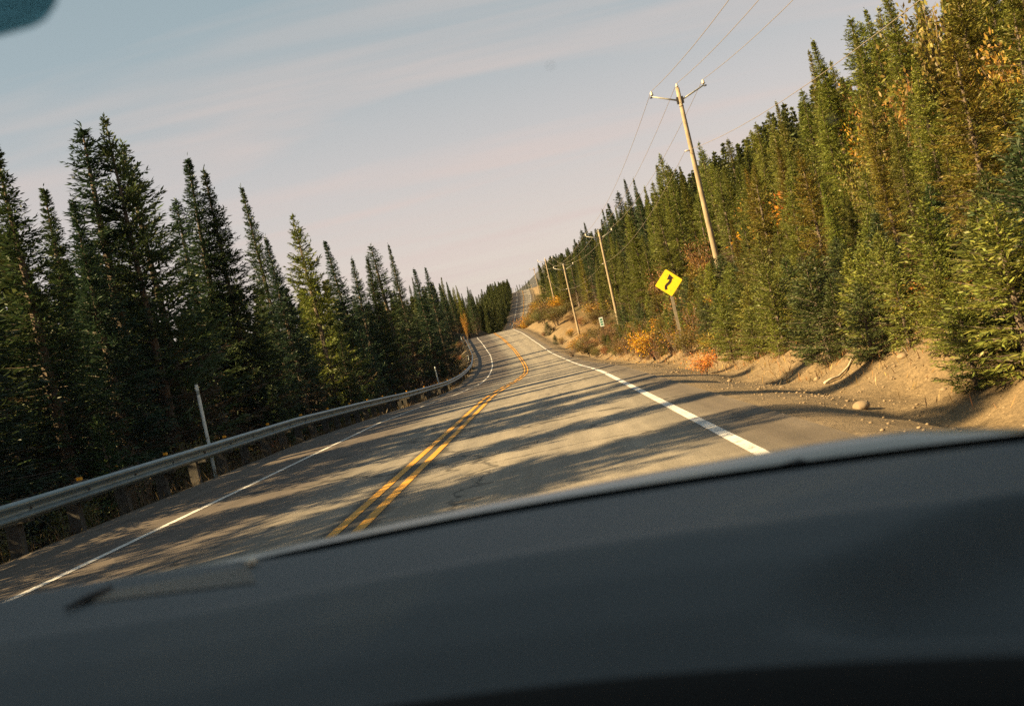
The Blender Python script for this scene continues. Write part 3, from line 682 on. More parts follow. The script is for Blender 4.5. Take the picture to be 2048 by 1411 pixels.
for i_, (x, y, h, c_, lab) in enumerate(((11.6, 30, 4.6, (0.24, 0.15, 0.03), 'tawny birch sapling low among the conifers at the far right'), (14.5, 33, 6.5, (0.20, 0.16, 0.03), 'tall pale green birch among the conifers at the right'), (13.0, 25, 4.2, (0.30, 0.19, 0.03), 'golden birch sapling near the right edge'),
        (15.5, 41, 6.0, (0.26, 0.14, 0.03), 'russet birch halfway up the right slope'), (17.5, 38, 7.5, (0.19, 0.15, 0.03), 'olive birch high on the right slope'), (13.2, 36, 4.5, (0.34, 0.21, 0.02), 'yellow birch sapling above the row of young firs'), (18.5, 47, 7.0, (0.24, 0.15, 0.04), 'brownish birch under the high right skyline'), (13.5, 58, 5.0, (0.30, 0.18, 0.03), 'thin golden birch right of the nearest pole'),
        (11.5, 68, 4.5, (0.20, 0.11, 0.04), 'brown leaved birch left of the nearest pole'), (10.5, 84, 4.6, (0.22, 0.12, 0.04), 'brown leaved birch between sign and second pole'), (10.8, 31, 3.4, (0.17, 0.15, 0.03), 'olive alder behind the young firs on the right'))):
    shrub('shrub2', x, y, h, c_, lab, 'birches among the conifers', .62)
shrub('bare', 2.0, 92, .9, (0.03, 0.028, 0.02), 'dark low tangle beside the foot of the third pole', wide=1.3)
n_s = 0
for tries in range(900):
    y = random.triangular(10, 170, 26); s = random.uniform(6.8, 10.0) if y < 75 else random.uniform(6.2, 12)
    x = float(rx(y)) + s
    if y < 24 and s < 7.2: continue
    if abs(x - 5.04) < 1.0 and 26 < y < 38.5: continue
    if abs(x - 5.04) < .6 and 20 < y < 38.5: continue
    n_s += 1
    if n_s > 170: break
    far = y > 38
    col = jit(random.choice([OLV, OLV, BRN, YEL, RUST, BRN, (0.20, 0.13, 0.03)] if far else [OLV, BRN, OLV, (0.22, 0.14, 0.03), ORG]), .2)
    h = random.uniform(.6, 1.5) if far else random.uniform(.35, .9)
    if x > 8.4 and y > 26: h *= 1.5
    shrub(random.choice(['shrub0', 'shrub1', 'bare', 'shrub0']), x, y, h, col, None, 'autumn shrubs of the right verge', random.uniform(1.0, 1.5))
for tries in range(46):
    y = random.uniform(12, 190); s = -random.uniform(6.9, 8.8); x = float(rx(y)) + s
    shrub(random.choice(['shrub0', 'bare', 'shrub1']), x, y, random.uniform(.5, 1.2), jit(random.choice([BRN, RUST, OLV, OLV]), .2), None, 'low shrubs behind the guardrail', random.uniform(.9, 1.3))
# bushy young firs along the top of the sandy bank
yf = [(5.9, 11.6, 2.3, 'dark young fir cut by the right edge of the picture', GREEN), (7.1, 13.4, 2.4, 'young fir close to the right edge, behind the nearest one', BLUEG)]
for x, y, h, lab, col in yf: place('young_fir', 'bushy0', x, y, h, jit(col), lab, 'fir', None, 1.15)
n_f = 0
for tries in range(900):
    y = random.triangular(10, 95, 20); s = random.triangular(6.9, 11.8, 7.6); x = float(rx(y)) + s
    if y < 21 and s < 7.3: continue
    if crowd(x, y, .75) : continue
    if abs(x - 5.04) < 1.1 and 24 < y < 38.5: continue
    if abs(x / y - 5.04 / 38) < .02 and y < 38: continue
    TAKEN.append((x, y)); n_f += 1
    if n_f > 150: break
    h = random.uniform(.9, 1.7) if s < 9.2 else random.uniform(1.5, 3.0)
    place('young_fir', random.choice(['bushy0', 'bushy1']), x, y, h, jit(random.choice([SUNNY, BLUEG, YGREEN, (0.075, 0.095, 0.03), GOLD]), .2), None, 'fir', 'young firs above the sandy bank', random.uniform(.95, 1.3))
k_ = 0
for tries in range(600):
    y = random.uniform(10.5, 36); s = random.triangular(6.9, 9.4, 7.3); x = float(rx(y)) + s
    if crowd(x, y, .55) or x / y > .58: continue
    if abs(x / y - 5.04 / 38) < .022: continue
    TAKEN.append((x, y)); k_ += 1
    if k_ > 84: break
    if k_ % 3: place('young_fir', random.choice(['bushy0', 'bushy1']), x, y, random.uniform(1.0, 2.0), jit(random.choice([SUNNY, YGREEN, OLIVE, (0.075, 0.095, 0.03), YGREEN]), .2), None, 'fir', 'young firs above the sandy bank', random.uniform(1.1, 1.45))
    else: shrub(random.choice(['shrub0', 'shrub1', 'bare']), x, y, random.uniform(.4, .8), jit(random.choice([OLV, OLV, (0.22, 0.17, 0.03), BRN, (0.26, .19, .03)]), .2), None, 'autumn shrubs of the right verge', random.uniform(1.2, 1.7))
k_ = 0
for tries in range(500):
    y = random.triangular(125, 420, 200); s = random.uniform(6.0, 11.5) if y > 215 else random.uniform(8.2, 13); x = float(rx(y)) + s
    if crowd(x, y, 1.6): continue
    TAKEN.append((x, y)); k_ += 1
    if k_ > 105: break
    shrub(random.choice(['shrub0', 'shrub2', 'shrub1']), x, y, random.uniform(1.2, 3.4), jit(random.choice([OLV, OLV, YEL, BRN, (0.30, 0.19, 0.03), (0.10, .10, .03)]), .2), None, 'autumn shrubs of the right verge', random.uniform(1.0, 1.5))
for (x, y, h, lab) in ((0.6, 158, 2.2, 'round dark bush on the sandy slope by the fourth pole'), (1.2, 140, 1.4, 'small fir on the sandy slope below the round bush')):
    place('young_fir', 'bushy0', x, y, h, jit(GREEN), lab, 'fir', None, 1.3)

# dry grass and loose stones
def blades(n, area, hmin, hmax, col, name, label):
    B = []
    while len(B) < n:
        y = area(); B.append(y)
    B = np.array(B); z = zg(B[:, 0], B[:, 1]); P = np.stack([B[:, 0], B[:, 1], z - .01], -1); k = len(P)
    D = unit(rng.normal(0, .38, (k, 3)) + np.array([0, 0, 1.0])); sd = unit(np.cross(D, rng.normal(0, 1, (k, 3))))
    V = kites(P, D, sd, rng.uniform(hmin, hmax, k), rng.uniform(.005, .012, k) * (1 + B[:, 1] / 30))
    o = crown_obj(name, V, (rng.random(k) < .3) * .8, M['leaf'], 3); o.color = (*col, 1); tag(o, label, 'grass', kind='stuff')
def a_right():
    while True:
        y = random.triangular(9, 150, 18); s = random.triangular(6.1, 12, 8.6)
        x = float(rx(y)) + s
        if vnoise(np.array(x * .8), np.array(y * .8), 21) > .42: return (x + random.gauss(0, .05), y + random.gauss(0, .05))
def a_left():
    y = random.triangular(10, 190, 20); s = -random.uniform(5.95, 9); return (float(rx(y)) + s, y)
blades(38000, a_right, .05, .22, (0.33, 0.20, 0.075), 'dry_grass', 'dry straw coloured grass on the right bank')
blades(13000, a_left, .06, .35, (0.14, 0.10, 0.045), 'roadside_grass', 'dull grass under and behind the guardrail')
ico_v = unit(np.array([(0, 0, 1), (.9, 0, .4), (.28, .85, .4), (-.72, .53, .4), (-.72, -.53, .4), (.28, -.85, .4), (.72, .53, -.4), (-.28, .85, -.4), (-.9, 0, -.4), (-.28, -.85, -.4), (.72, -.53, -.4), (0, 0, -1)], float))
ico_f = np.array([(0, 1, 2), (0, 2, 3), (0, 3, 4), (0, 4, 5), (0, 5, 1), (1, 6, 2), (2, 7, 3), (3, 8, 4), (4, 9, 5), (5, 10, 1), (2, 6, 7), (3, 7, 8), (4, 8, 9), (5, 9, 10), (1, 10, 6), (11, 7, 6), (11, 8, 7), (11, 9, 8), (11, 10, 9), (11, 6, 10)])
GV, GF = [], []
for i in range(2600):
    y = random.triangular(7, 60, 12); s = random.triangular(4.45, 9.5, 5.6); x = float(rx(y)) + s; r_ = random.uniform(.006, .022) if random.random() < .985 else random.uniform(.03, .06)
    v = ico_v * rng.uniform(.65, 1.25, (12, 3)) * r_ * [1.2, 1, .7]; GV.append(v + [x, y, float(zg(x, y)) + r_ * .15]); GF.append(ico_f + 12 * i)
g_ = obj('gravel', np.concatenate(GV), np.concatenate(GF), M['stone']); tag(g_, 'loose pebbles scattered over the sandy verge', 'gravel', kind='stuff')
def rock(x, y, r_, label):
    r2 = np.random.default_rng(int(x * 100)); v = ico_v * r2.uniform(.7, 1.15, (12, 3)) * r_ * [1.25, 1, .75]
    o = obj('stone', v, ico_f, M['stone'], loc=(x, y, float(zg(x, y)) + r_ * .3)); mod = o.modifiers.new('round', 'SUBSURF'); mod.levels = mod.render_levels = 2
    o.data.polygons.foreach_set('use_smooth', [True] * len(o.data.polygons)); tag(o, label, 'stone')
rock(3.55, 12.1, .13, 'pale rounded stone lying in the sandy ditch'); rock(4.9, 14.2, .09, 'smaller stone on the bank right of the pale stone')
b_ = MB(); p0 = Vector((4.15, 15.8, 0)); p1 = Vector((5.05, 16.7, 0))
b_.tube([(p0.lerp(p1, t).x + .02 * math.sin(5 * t), p0.lerp(p1, t).y, float(zg(*p0.lerp(p1, t).xy)) + .035 + .012 * math.sin(5 * t)) for t in np.linspace(0, 1, 7)], [.022, .023, .021, .019, .017, .014, .008], 7)
tag(b_.build('fallen_branch', M['dead_wood'], smooth=True), 'pale dead branch lying on the sandy bank', 'branch')

# ---------------------------------------------------------------- guardrail
GS = -6.02
gr = empty('guardrail', (float(rx(30)) + GS, 30, float(rz(30)))); tag(gr, 'long galvanised guardrail on wooden posts following the left road edge', 'guardrail')
gl = np.array(gr.location)
prof_w = [(0.00, .155), (.012, .150), (.040, .125), (.078, .108), (.080, .082), (.050, .060), (.006, .030), (.0, 0.0), (.006, -.030), (.050, -.060), (.080, -.082), (.078, -.108), (.040, -.125), (.012, -.150), (.0, -.155)]
RAILH = .575
def gx(y): return float(rx(y)) + GS
def railz(y): return float(rz(y)) + RAILH
SEG = 3.81; y0 = 7.0; k = 0; GE = 196
while y0 < GE:
    ys = np.linspace(y0, min(y0 + SEG + .18, GE), 6 if y0 < 90 else 4); v, f = [], []; n = len(prof_w)
    lap = .003 * (k % 2)
    for y in ys:
        for (o_, z_) in prof_w: v.append((gx(y) + o_ + lap - gl[0], y - gl[1], railz(y) + z_ - gl[2]))
        for (o_, z_) in prof_w: v.append((gx(y) + o_ + lap - .006 - gl[0], y - gl[1], railz(y) + z_ - gl[2]))
    for i in range(len(ys) - 1):
        a = i * 2 * n; b = (i + 1) * 2 * n
        for j in range(n - 1):
            f.append((a + j, a + j + 1, b + j + 1, b + j)); f.append((a + n + j, b + n + j, b + n + j + 1, a + n + j + 1))
        f.append((a, b, b + n, a + n)); f.append((a + n - 1, a + 2 * n - 1, b + 2 * n - 1, b + n - 1))
    f.append(tuple(range(n)) + tuple(range(2 * n - 1, n - 1, -1)))
    obj('rail', v, f, M['galv'], gr, smooth=False); y0 += SEG; k += 1
pm = MB().box(-.10, .10, -.075, .075, -1.15, .70); pmesh = pm.build('post', M['post_wood']); pmd = pmesh.data; bpy.data.objects.remove(pmesh)
bm_ = MB().box(-.10, .10, -.07, .07, .37, .735); bo = bm_.build('block', M['post_wood']); bmd = bo.data; bpy.data.objects.remove(bo)
rm = MB().add([(-.03, -.05, 0), (.03, -.05, 0), (.03, .05, 0), (-.03, .05, 0), (-.03, -.05, .055), (.03, -.05, .055), (.03, .05, .045), (-.03, .05, .045)], [(3, 2, 1, 0), (4, 5, 6, 7), (0, 1, 5, 4), (1, 2, 6, 5), (2, 3, 7, 6), (3, 0, 4, 7)])
rb = rm.build('reflector', M['amber']); rmd = rb.data; bpy.data.objects.remove(rb)
b0_ = MB(); b0_.tube([(0, 0, 0), (.022, 0, 0)], [.022, .017], 8); bo_ = b0_.build('bolt', M['iron']); bod = bo_.data; bpy.data.objects.remove(bo_)
y = 7.4; k = 0
while y < GE:
    zz = float(rz(y))
    for nm, me, off in (('post', pmd, -.315), ('block', bmd, -.112)):
        o = bpy.data.objects.new(nm, me); C.objects.link(o); o.parent = gr
        o.location = (gx(y) + off - gl[0], y - gl[1], zz - gl[2] + random.uniform(-.02, .02)); o.rotation_euler = (random.gauss(0, .015), random.gauss(0, .015), math.atan2(float(rx(y - 1) - rx(y + 1)), 2) + random.gauss(0, .03))
    if y < 60:
        o = bpy.data.objects.new('bolt', bod); C.objects.link(o); o.parent = gr; o.location = (gx(y) + .003 - gl[0], y - gl[1], zz + RAILH - gl[2])
    if k % 2 == 1:
        o = bpy.data.objects.new('reflector', rmd); C.objects.link(o); o.parent = gr; o.location = (gx(y) - .115 - gl[0], y - gl[1], zz + .755 - gl[2])
    y += 1.905; k += 1

# ---------------------------------------------------------------- white marker posts behind the rail
def marker(x, y, ztop, label):
    z0 = float(zg(x, y)) - .1; e = empty('marker_post', (x, y, z0)); h = ztop - z0
    MB().tube([(0, 0, 0), (0, 0, h * .5), (0, 0, h)], .042, 10).build('tube', M['white_post'], e, smooth=False)
    MB().tube([(0, 0, h - .001), (0, 0, h + .012)], .046, 10).build('cap', M['galv'], e)
    MB().tube([(0, 0, h - .26), (0, 0, h - .16)], .0435, 10, cap=False).build('band', M['galv'], e)
    e.rotation_euler = (random.gauss(0, .02), random.gauss(0, .01), 0)
    tag(e, label, 'marker post')
def at(u, d, y): return u * y / F, y, EYE - d * y / F
for u, d, s, lab in ((-706, -76, -6.75, 'nearest white marker post standing behind the guardrail'), (-229, -4, -6.7, 'second white marker post where the guardrail begins to bend'), (-158, -11, -6.6, 'third white marker post inside the bend of the guardrail')):
    ysv = np.linspace(6, 170, 3000); i = int(np.argmin(np.abs((rx(ysv) + s) * F / ysv - u))); y = float(ysv[i]); marker(float(rx(y)) + s, y, EYE - d * y / F, lab)
marker(-15.9, 192, EYE + 51 * 192 / F, 'farthest white marker post at the end of the guardrail')
marker(-16.2, 400, float(zg(-16.2, 400)) + 2.2, 'thin pale post at the roadside beyond the dip')

# ---------------------------------------------------------------- warning sign
sg = empty('warning_sign', (5.04, 38.0, float(zg(5.04, 38)) - .1)); zc_ = EYE + 62 * 38 / F - sg.location.z
MB().box(-.055, .055, .02, .11, 0, zc_ + .25).build('post', M['sign_post'], sg)
def rounded_diamond(half, rad, n=6):
    pts = []
    for k in range(4):
        a = math.pi / 2 * k; c = Vector((math.cos(a), math.sin(a))) * (half - rad * math.sqrt(2))
        for i in range(n + 1):
            b = a - math.pi / 4 + (math.pi / 2) * i / n; pts.append(c + Vector((math.cos(b), math.sin(b))) * rad)
    return pts
def plate(pts, y0, y1):
    n = len(pts); m = MB()
    m.add([(p.x, y0, p.y) for p in pts] + [(p.x, y1, p.y) for p in pts], [tuple(range(n)), tuple(range(2 * n - 1, n - 1, -1))] + [(i, i + n, (i + 1) % n + n, (i + 1) % n) for i in range(n)]); return m
pan = plate(rounded_diamond(.535, .045), -.004, .004).build('panel', M['sign_yellow'], sg, loc=(0, 0, zc_))
ar = []                                   # winding-road arrow: S-shaped shaft and a broad head
cl = [Vector(q) for q in ((-.150, -.235), (-.153, -.17), (-.135, -.105), (-.075, -.050), (.010, -.005), (.065, .045), (.092, .10), (.094, .15))]
Lp, Rp = [], []
for i, p in enumerate(cl):
    d = (cl[min(i + 1, len(cl) - 1)] - cl[max(i - 1, 0)]).normalized(); nrm = Vector((-d.y, d.x)) * .047
    Lp.append(p + nrm); Rp.append(p - nrm)
vv = [(p.x, -.010, p.y) for p in Lp] + [(p.x, -.010, p.y) for p in Rp]; n = len(cl)
am = MB().add(vv, [(i, i + 1, n + i + 1, n + i) for i in range(n - 1)])
tri = [Vector((-.045, .128)), Vector((.094, .315)), Vector((.222, .118))]
am.add([(p.x, -.010, p.y) for p in tri], [(0, 1, 2)])
am.v += [(x, -.004, z) for x, y_, z in am.v]; nn = len(am.v) // 2
am.f += [tuple(i + nn for i in q[::-1]) for q in am.f]
arr = am.build('arrow', M['sign_black'], sg, loc=(0, 0, zc_ - .0)); arr['label'] = 'black winding road arrow pointing ahead'
for zz in (.3, -.3): MB().tube([(0, -.012, zz), (0, .02, zz)], .012, 8).build('bolt', M['galv'], sg, loc=(0, 0, zc_))
sg.rotation_euler = (0, 0, R(-4)); tag(sg, 'yellow diamond winding road sign on a wooden post', 'road sign')

# small white and green marker sign
ms = empty('marker_sign', (6.15, 106.0, float(zg(6.15, 106)))); zm = EYE + 16 * 106 / F - ms.location.z
MB().box(-.04, .04, .015, .06, 0, zm + .5).build('post', M['post_wood'], ms)
MB().box(-.21, .21, -.008, .008, zm - .50, zm + .50).build('panel', M['sign_white'], ms)
for a_, b_2 in ((.16, .36), (-.10, .08), (-.36, -.18)): MB().box(-.13, .13, -.014, -.0085, zm + a_, zm + b_2).build('green_mark', M['sign_green'], ms)
tag(ms, 'small white and green marker sign between second and third pole', 'sign')

# ---------------------------------------------------------------- utility poles and wires
def pole_meshes():
    H = 10.8; parts = []
    m = MB(); zs = np.linspace(0, H, 7); m.tube([(0, 0, z) for z in zs], [.165 - .065 * z / H for z in zs], 14); parts.append(('shaft', m, 'pole_wood', True, (0, 0, 0)))
    for sgn in (-1, 1):
        m = MB(); m.tube([(.10 * sgn, 0, 0), (.55 * sgn, 0, .17), (1.33 * sgn, 0, .47)], [.045, .042, .036], 8); parts.append(('crossarm', m, 'arm', True, (0, 0, H - .62)))
        m = MB().box(-.05, .05, -.07, .07, -.18, .16); parts.append(('bracket', m, 'iron', False, (.125 * sgn, 0, H - .62)))
        m = MB(); m.tube([(0, 0, 0), (0, 0, .05), (0, 0, .06), (0, 0, .10), (0, 0, .11), (0, 0, .15), (0, 0, .16), (0, 0, .22), (0, 0, .25)], [.04, .05, .09, .085, .05, .085, .08, .05, .035], 10)
        parts.append(('insulator', m, 'porcelain', True, (1.33 * sgn, 0, H - .62 + .49)))
        m = MB(); m.tube([(0, 0, -.05), (.13 * sgn, 0, -.03)], .04, 8); parts.append(('end_clamp', m, 'iron', True, (1.33 * sgn, 0, H - .62 + .47)))
    m = MB(); m.tube([(0, 0, 0), (0, 0, .05), (0, 0, .06), (0, 0, .11), (0, 0, .12), (0, 0, .19), (0, 0, .22)], [.035, .05, .085, .08, .05, .05, .035], 10); parts.append(('insulator', m, 'porcelain', True, (0, 0, H)))
    m = MB(); m.tube([(0, 0, -.02), (0, 0, .02)], .114, 14); parts.append(('band', m, 'iron', False, (0, 0, H - .95)))
    m = MB(); m.tube([(-.10, -.05, 0), (-.34, -.05, .02)], [.03, .045], 8); parts.append(('wire_clamp', m, 'porcelain', True, (0, 0, H - 3.2)))
    res = []
    for nm, m, mt, sm, loc in parts:
        o = m.build(nm, M[mt], None, smooth=sm); res.append((nm, o.data, loc)); bpy.data.objects.remove(o)
    return res
PM = pole_meshes(); WIRES = {0: [], 1: [], 2: [], 3: []}
pol = [(9.2, -6, 9.3, 'utility pole beside the car, only its wires in view'),
       (9.25, 50, 11.6, 'nearest and tallest wooden utility pole with V shaped arms'), (7.42, 99.6, 10.8, 'second utility pole, in front of the dark forest'), (4.5, 134, 10.5, 'third utility pole, its foot at the edge of the verge'),
       (3.05, 181, 10.8, 'fourth utility pole, on the sandy slope'), (1.2, 330, 12.5, 'fifth utility pole among yellow bushes'), (-1.15, 470, 10.6, 'sixth utility pole beside the far rising road')]
tips_ = []
for i, (x, y, H, lab) in enumerate(pol):
    if i in (0,): zb = 9.45 - H
    else: zb = float(zg(x, y)) - .15
    if i == 1: zb = EYE + 446 * 50 / F - 11.8; H = 11.8 - .22
    if i == 2: zb = EYE + 196 * 99.6 / F - 11.0
    if i == 3: zb = EYE + 146 * 134 / F - 10.7
    if i == 5: zb = EYE + 153 * 330 / F - 12.7
    if i == 6: zb = EYE + 121 * 470 / F - 10.8
    if i == 4: zb = EYE + 166 * 181 / F - 11.0
    zt_ = zb + H; gz = float(zg(x, y)) - .3
    H = zt_ - min(zb, gz); zb = min(zb, gz)
    e = empty('utility_pole', (x, y, zb)); k = H / 10.8
    hd_ = math.atan2(float(rx(y - 8) - rx(y + 8)), 16)
    e.rotation_euler = (0, 0 if i == 1 else random.gauss(0, .006), hd_ * .5)
    for nm, me, loc in PM:
        o = bpy.data.objects.new(nm, me); C.objects.link(o); o.parent = e
        if nm == 'shaft': o.scale = (1, 1, k); o.location = loc
        else: o.location = (loc[0], loc[1], loc[2] + H - 10.8)
    tag(e, lab, 'utility pole', 'utility poles along the right side')
    WIRES[0].append((x - 1.33, y, zb + H + .12)); WIRES[1].append((x, y, zb + H + .22)); WIRES[2].append((x + 1.33, y, zb + H + .12)); WIRES[3].append((x - .34, y - .05, zb + H - 3.18))
# thin far poles on the crest
fm = MB(); fm.tube([(0, 0, 0), (0, 0, 5), (0, 0, 10.6)], [.17, .14, .10], 8); fpo = fm.build('shaft', M['pole_wood']); fpd = fpo.data; bpy.data.objects.remove(fpo)
fa = MB().box(-1.3, 1.3, -.06, .06, 9.7, 9.85); fao = fa.build('crossarm', M['pole_wood']); fad = fao.data; bpy.data.objects.remove(fao)
for u, y, lab in ((-62, 680, 'thin far pole left of the road on the crest'), (-51, 800, 'middle one of the three thin far poles on the crest'), (-42, 960, 'smallest far pole nearest the blue hill')):
    x = u * y / F; e = empty('utility_pole', (x, y, float(zg(x, y)) - .3))
    for nm, me in (('shaft', fpd), ('crossarm', fad)):
        o = bpy.data.objects.new(nm, me); C.objects.link(o); o.parent = e
    tag(e, lab, 'utility pole', 'far poles on the crest')
labs = ['left power line running along the tops of the poles', 'middle power line running over the pole tops', 'right power line on the right hand pole arms', 'lower telephone cable clamped beneath the pole arms']
for k in range(4):
    P = WIRES[k]; m = MB(); pts = []
    for a, b in zip(P[:-1], P[1:]):
        span = b[1] - a[1]; sag = (1.15 if span > 52 else 1.0) * (span / 55) ** 1.2
        sag = min(sag, 2.6) * (1.0 if k < 3 else 1.1)
        for t in np.linspace(0, 1, 19)[:-1]: pts.append(tuple(a[i] + (b[i] - a[i]) * t for i in range(2)) + (a[2] + (b[2] - a[2]) * t - sag * 4 * t * (1 - t),))
    pts.append(P[-1]); m.tube(pts,   .012 if k < 3 else .010, 5)
    tag(m.build('power_line', M['wire']), labs[k], 'wire', 'wires strung between the poles')

# ---------------------------------------------------------------- the car the picture is taken from
CX = -.36
car = empty('car', (CX, -.6, 0.0)); tag(car, 'car seen from its front passenger seat, dark dashboard across the foreground', 'car')
cl_ = Vector((CX, -.6, 0.0))
def part(name, v, f, m, smooth=False, parent=None):
    off = cl_
    o = obj(name, [(a - off.x, b - off.y, c) for a, b, c in v], f, m, parent or car, smooth); return o
def mbpart(name, mb, m, smooth=False, parent=None): return part(name, mb.v, mb.f, m, smooth, parent)
def Ye(x): return .99 - .55 * (x - CX) ** 2
def grid(nx, ny, fn):
    v = [fn(i / (nx - 1), j / (ny - 1)) for i in range(nx) for j in range(ny)]
    f = [(i * ny + j, (i + 1) * ny + j, (i + 1) * ny + j + 1, i * ny + j + 1) for i in range(nx - 1) for j in range(ny - 1)]
    return v, f
def sst(a, b, t): t = min(1, max(0, (t - a) / (b - a))); return t * t * (3 - 2 * t)
PT = [-.05, 0, .10, .165, .183, .192, .205, .25, .30, .345, .365, .378, .384, .386, .388]
PD = [.156, .150, .1516, .1528, .1510, .1510, .1535, .1640, .1805, .2010, .2170, .2400, .2700, .34, .50]
def dash_pt(a, b):
    x = -1.22 + a * 1.72
    kk = b * (len(PT) - 1) ; t = float(np.interp(b, np.linspace(0, 1, 60), DT)); 
    hx_ = -.024 * sst(-.25, -.60, x) if x < -.25 else 0.0
    hx_ = -.026 * sst(.25, .62, -x)
    p = float(np.interp(t, PT, PD)) + hx_
    y = Ye(x) - min(t, .3862)
    tip = .30 - .30 * max(0, x - .10)
    upper = .300 - .62 * max(0, x - .085)
    sc = sst(.085, .16, x) * sst(upper - .012, upper + .030, t) * (1 - sst(.305, .330, t))
    p += .026 * sc
    return (x, y, EYE - p)
DT = np.concatenate([np.linspace(-.05, .16, 12), np.linspace(.165, .21, 14), np.linspace(.215, .36, 24), np.linspace(.365, .388, 10)])
v, f = grid(90, 60, dash_pt); fi = 46
d_ = part('dashboard', v, [q for k_, q in enumerate(f) if k_ % 59 < fi], M['dash'], True); part('dash_face', v, [q for k_, q in enumerate(f) if k_ % 59 >= fi], M['dash_dark'], True); d_['label'] = 'grey blue dashboard top with a soft crease'
# lower dash face and trim
m = MB()
for i in range(24):
    xa, xb = -1.2 + i * 1.7 / 24, -1.2 + (i + 1) * 1.7 / 24
    ya, yb = Ye(xa) - .372, Ye(xb) - .372
    m.add([(xa, ya, .98), (xb, yb, .98), (xb, yb - .02, .55), (xa, ya - .02, .55)], [(0, 1, 2, 3)])
mbpart('lower_panel', m, M['dash_dark'], True)
m = MB(); m.tube([(x, Ye(x) - .398, 1.010 - .01 * (x - .2)) for x in np.linspace(.02, .46, 14)], [.004] + [.0065] * 12 + [.004], 8); mbpart('trim_strip', m, M['trim'], True)
# perforated demister panel with its slats, and the sun sensor
vp = car
def dz(x, t): return dash_pt((x + 1.22) / 1.72, float(np.interp(t, DT, np.linspace(0, 1, 60))))[2]
def on_dash(u, d, lift=0.0):
    y_ = .85
    for _ in range(30):
        x_ = u * y_ / F; z_ = dz(x_, Ye(x_) - y_); y_ = .5 * y_ + .5 * (EYE - z_) * F / d
    return Vector((x_, y_, z_ + lift))
QV = ((-1010, 302), (-960, 289), (-682, 302), (-676, 338))
def vent_pt(t, w, lift):
    ua = QV[1][0] + (QV[2][0] - QV[1][0]) * t; da = QV[1][1] + (QV[2][1] - QV[1][1]) * t; ub = QV[0][0] + (QV[3][0] - QV[0][0]) * t; db = QV[0][1] + (QV[3][1] - QV[0][1]) * t
    return on_dash(ua + (ub - ua) * w, da + (db - da) * w, lift)
v, f = grid(14, 5, lambda a, b: tuple(vent_pt(a, b, .0006))); vent = part('demister_vent', v, f, M['vent_base'], True)
m = MB()
for i in range(56):
    t = (i + .5) / 56; hw = .27 / 56
    q = [vent_pt(t + hw, 0, .0014), vent_pt(t - hw, 0, .0014), vent_pt(t - hw, .5, .0014), vent_pt(t - hw, 1, .0014), vent_pt(t + hw, 1, .0014), vent_pt(t + hw, .5, .0014)]
    lo = [(p.x, p.y, p.z - .0012) for p in q]; m.add([tuple(p) for p in q] + lo, [(0, 1, 2, 5), (5, 2, 3, 4), (1, 7, 8, 2), (2, 8, 9, 3), (5, 11, 6, 0), (4, 10, 11, 5)])
g = part('grille', m.v, m.f, M['vent'], False); g['kind'] = 'stuff'
m = MB(); L0, L1 = on_dash(-1058, 310, .004), on_dash(-958, 288, .004); m.tube([tuple(L0), tuple(L0.lerp(L1, .5)), tuple(L1)], [.0015, .004, .002], 6); mbpart('vent_lip', m, M['rubber'], True)
sp_ = on_dash(-676, 301, .004)
bpy_s = [(sp_.x + .007 * v_[0], sp_.y + .007 * v_[1], sp_.z + .006 * v_[2]) for v_ in ico_v]
so_ = part('sun_sensor', bpy_s, [tuple(int(k) for k in q) for q in ico_f], M['sensor'], True)
# windscreen: base behind the dash edge, raked up to the header
def ws_pt(a, b):
    x = CX + (a - .5) * (1.62 - .30 * b); xe = CX + (a - .5) * 1.62
    y = (Ye(xe) + .055) * (1 - b) + (.36 - .10 * (2 * a - 1) ** 2) * b; z = 1.072 * (1 - b) + 1.61 * b + .035 * math.sin(math.pi * b)
    return (x, y, z)
v, f = grid(25, 17, ws_pt); v2 = [(x, y - .002, z - .0045) for x, y, z in v]; n = len(v)
edge = [i * 17 for i in range(25)] + [24 * 17 + j for j in range(1, 17)] + [i * 17 + 16 for i in range(23, -1, -1)] + [j for j in range(15, 0, -1)]
f2 = f + [tuple(i + n for i in q[::-1]) for q in f] + [(edge[i], edge[(i + 1) % len(edge)], edge[(i + 1) % len(edge)] + n, edge[i] + n) for i in range(len(edge))]
ws = part('windscreen', v + v2, f2, M['glass'], True)
fr = [ws_pt(a, b) for a in np.linspace(0, 1, 40) for b in (0, .054)]
fq = [(2 * i, 2 * i + 2, 2 * i + 3, 2 * i + 1) for i in range(39)]
part('black_border', [(x, y - .004, z - .007) for x, y, z in fr] + [(x, y - .006, z - .010) for x, y, z in fr], fq + [tuple(k + 80 for k in q[::-1]) for q in fq], M['frit'], False, ws)
def on_glass(u, d):
    best = min(((a, b) for a in np.linspace(0, 1, 121) for b in np.linspace(0, 1, 121)), key=lambda q: (ws_pt(*q)[0] / ws_pt(*q)[1] * F - u) ** 2 + ((EYE - ws_pt(*q)[2]) / ws_pt(*q)[1] * F - d) ** 2)
    return ws_pt(*best)
for u, d, r_ in ((-936, 222, .0016), (-254, 106, .0026), (664, -318, .0024), (112, -558, .0010)):
    p = on_glass(u, d); part('dust_speck', [(p[0] + v_[0] * r_, p[1] - .003 + v_[1] * r_ * .4, p[2] - .006 + v_[2] * r_) for v_ in ico_v], [tuple(int(k) for k in q) for q in ico_f], M['arm'], True, ws)
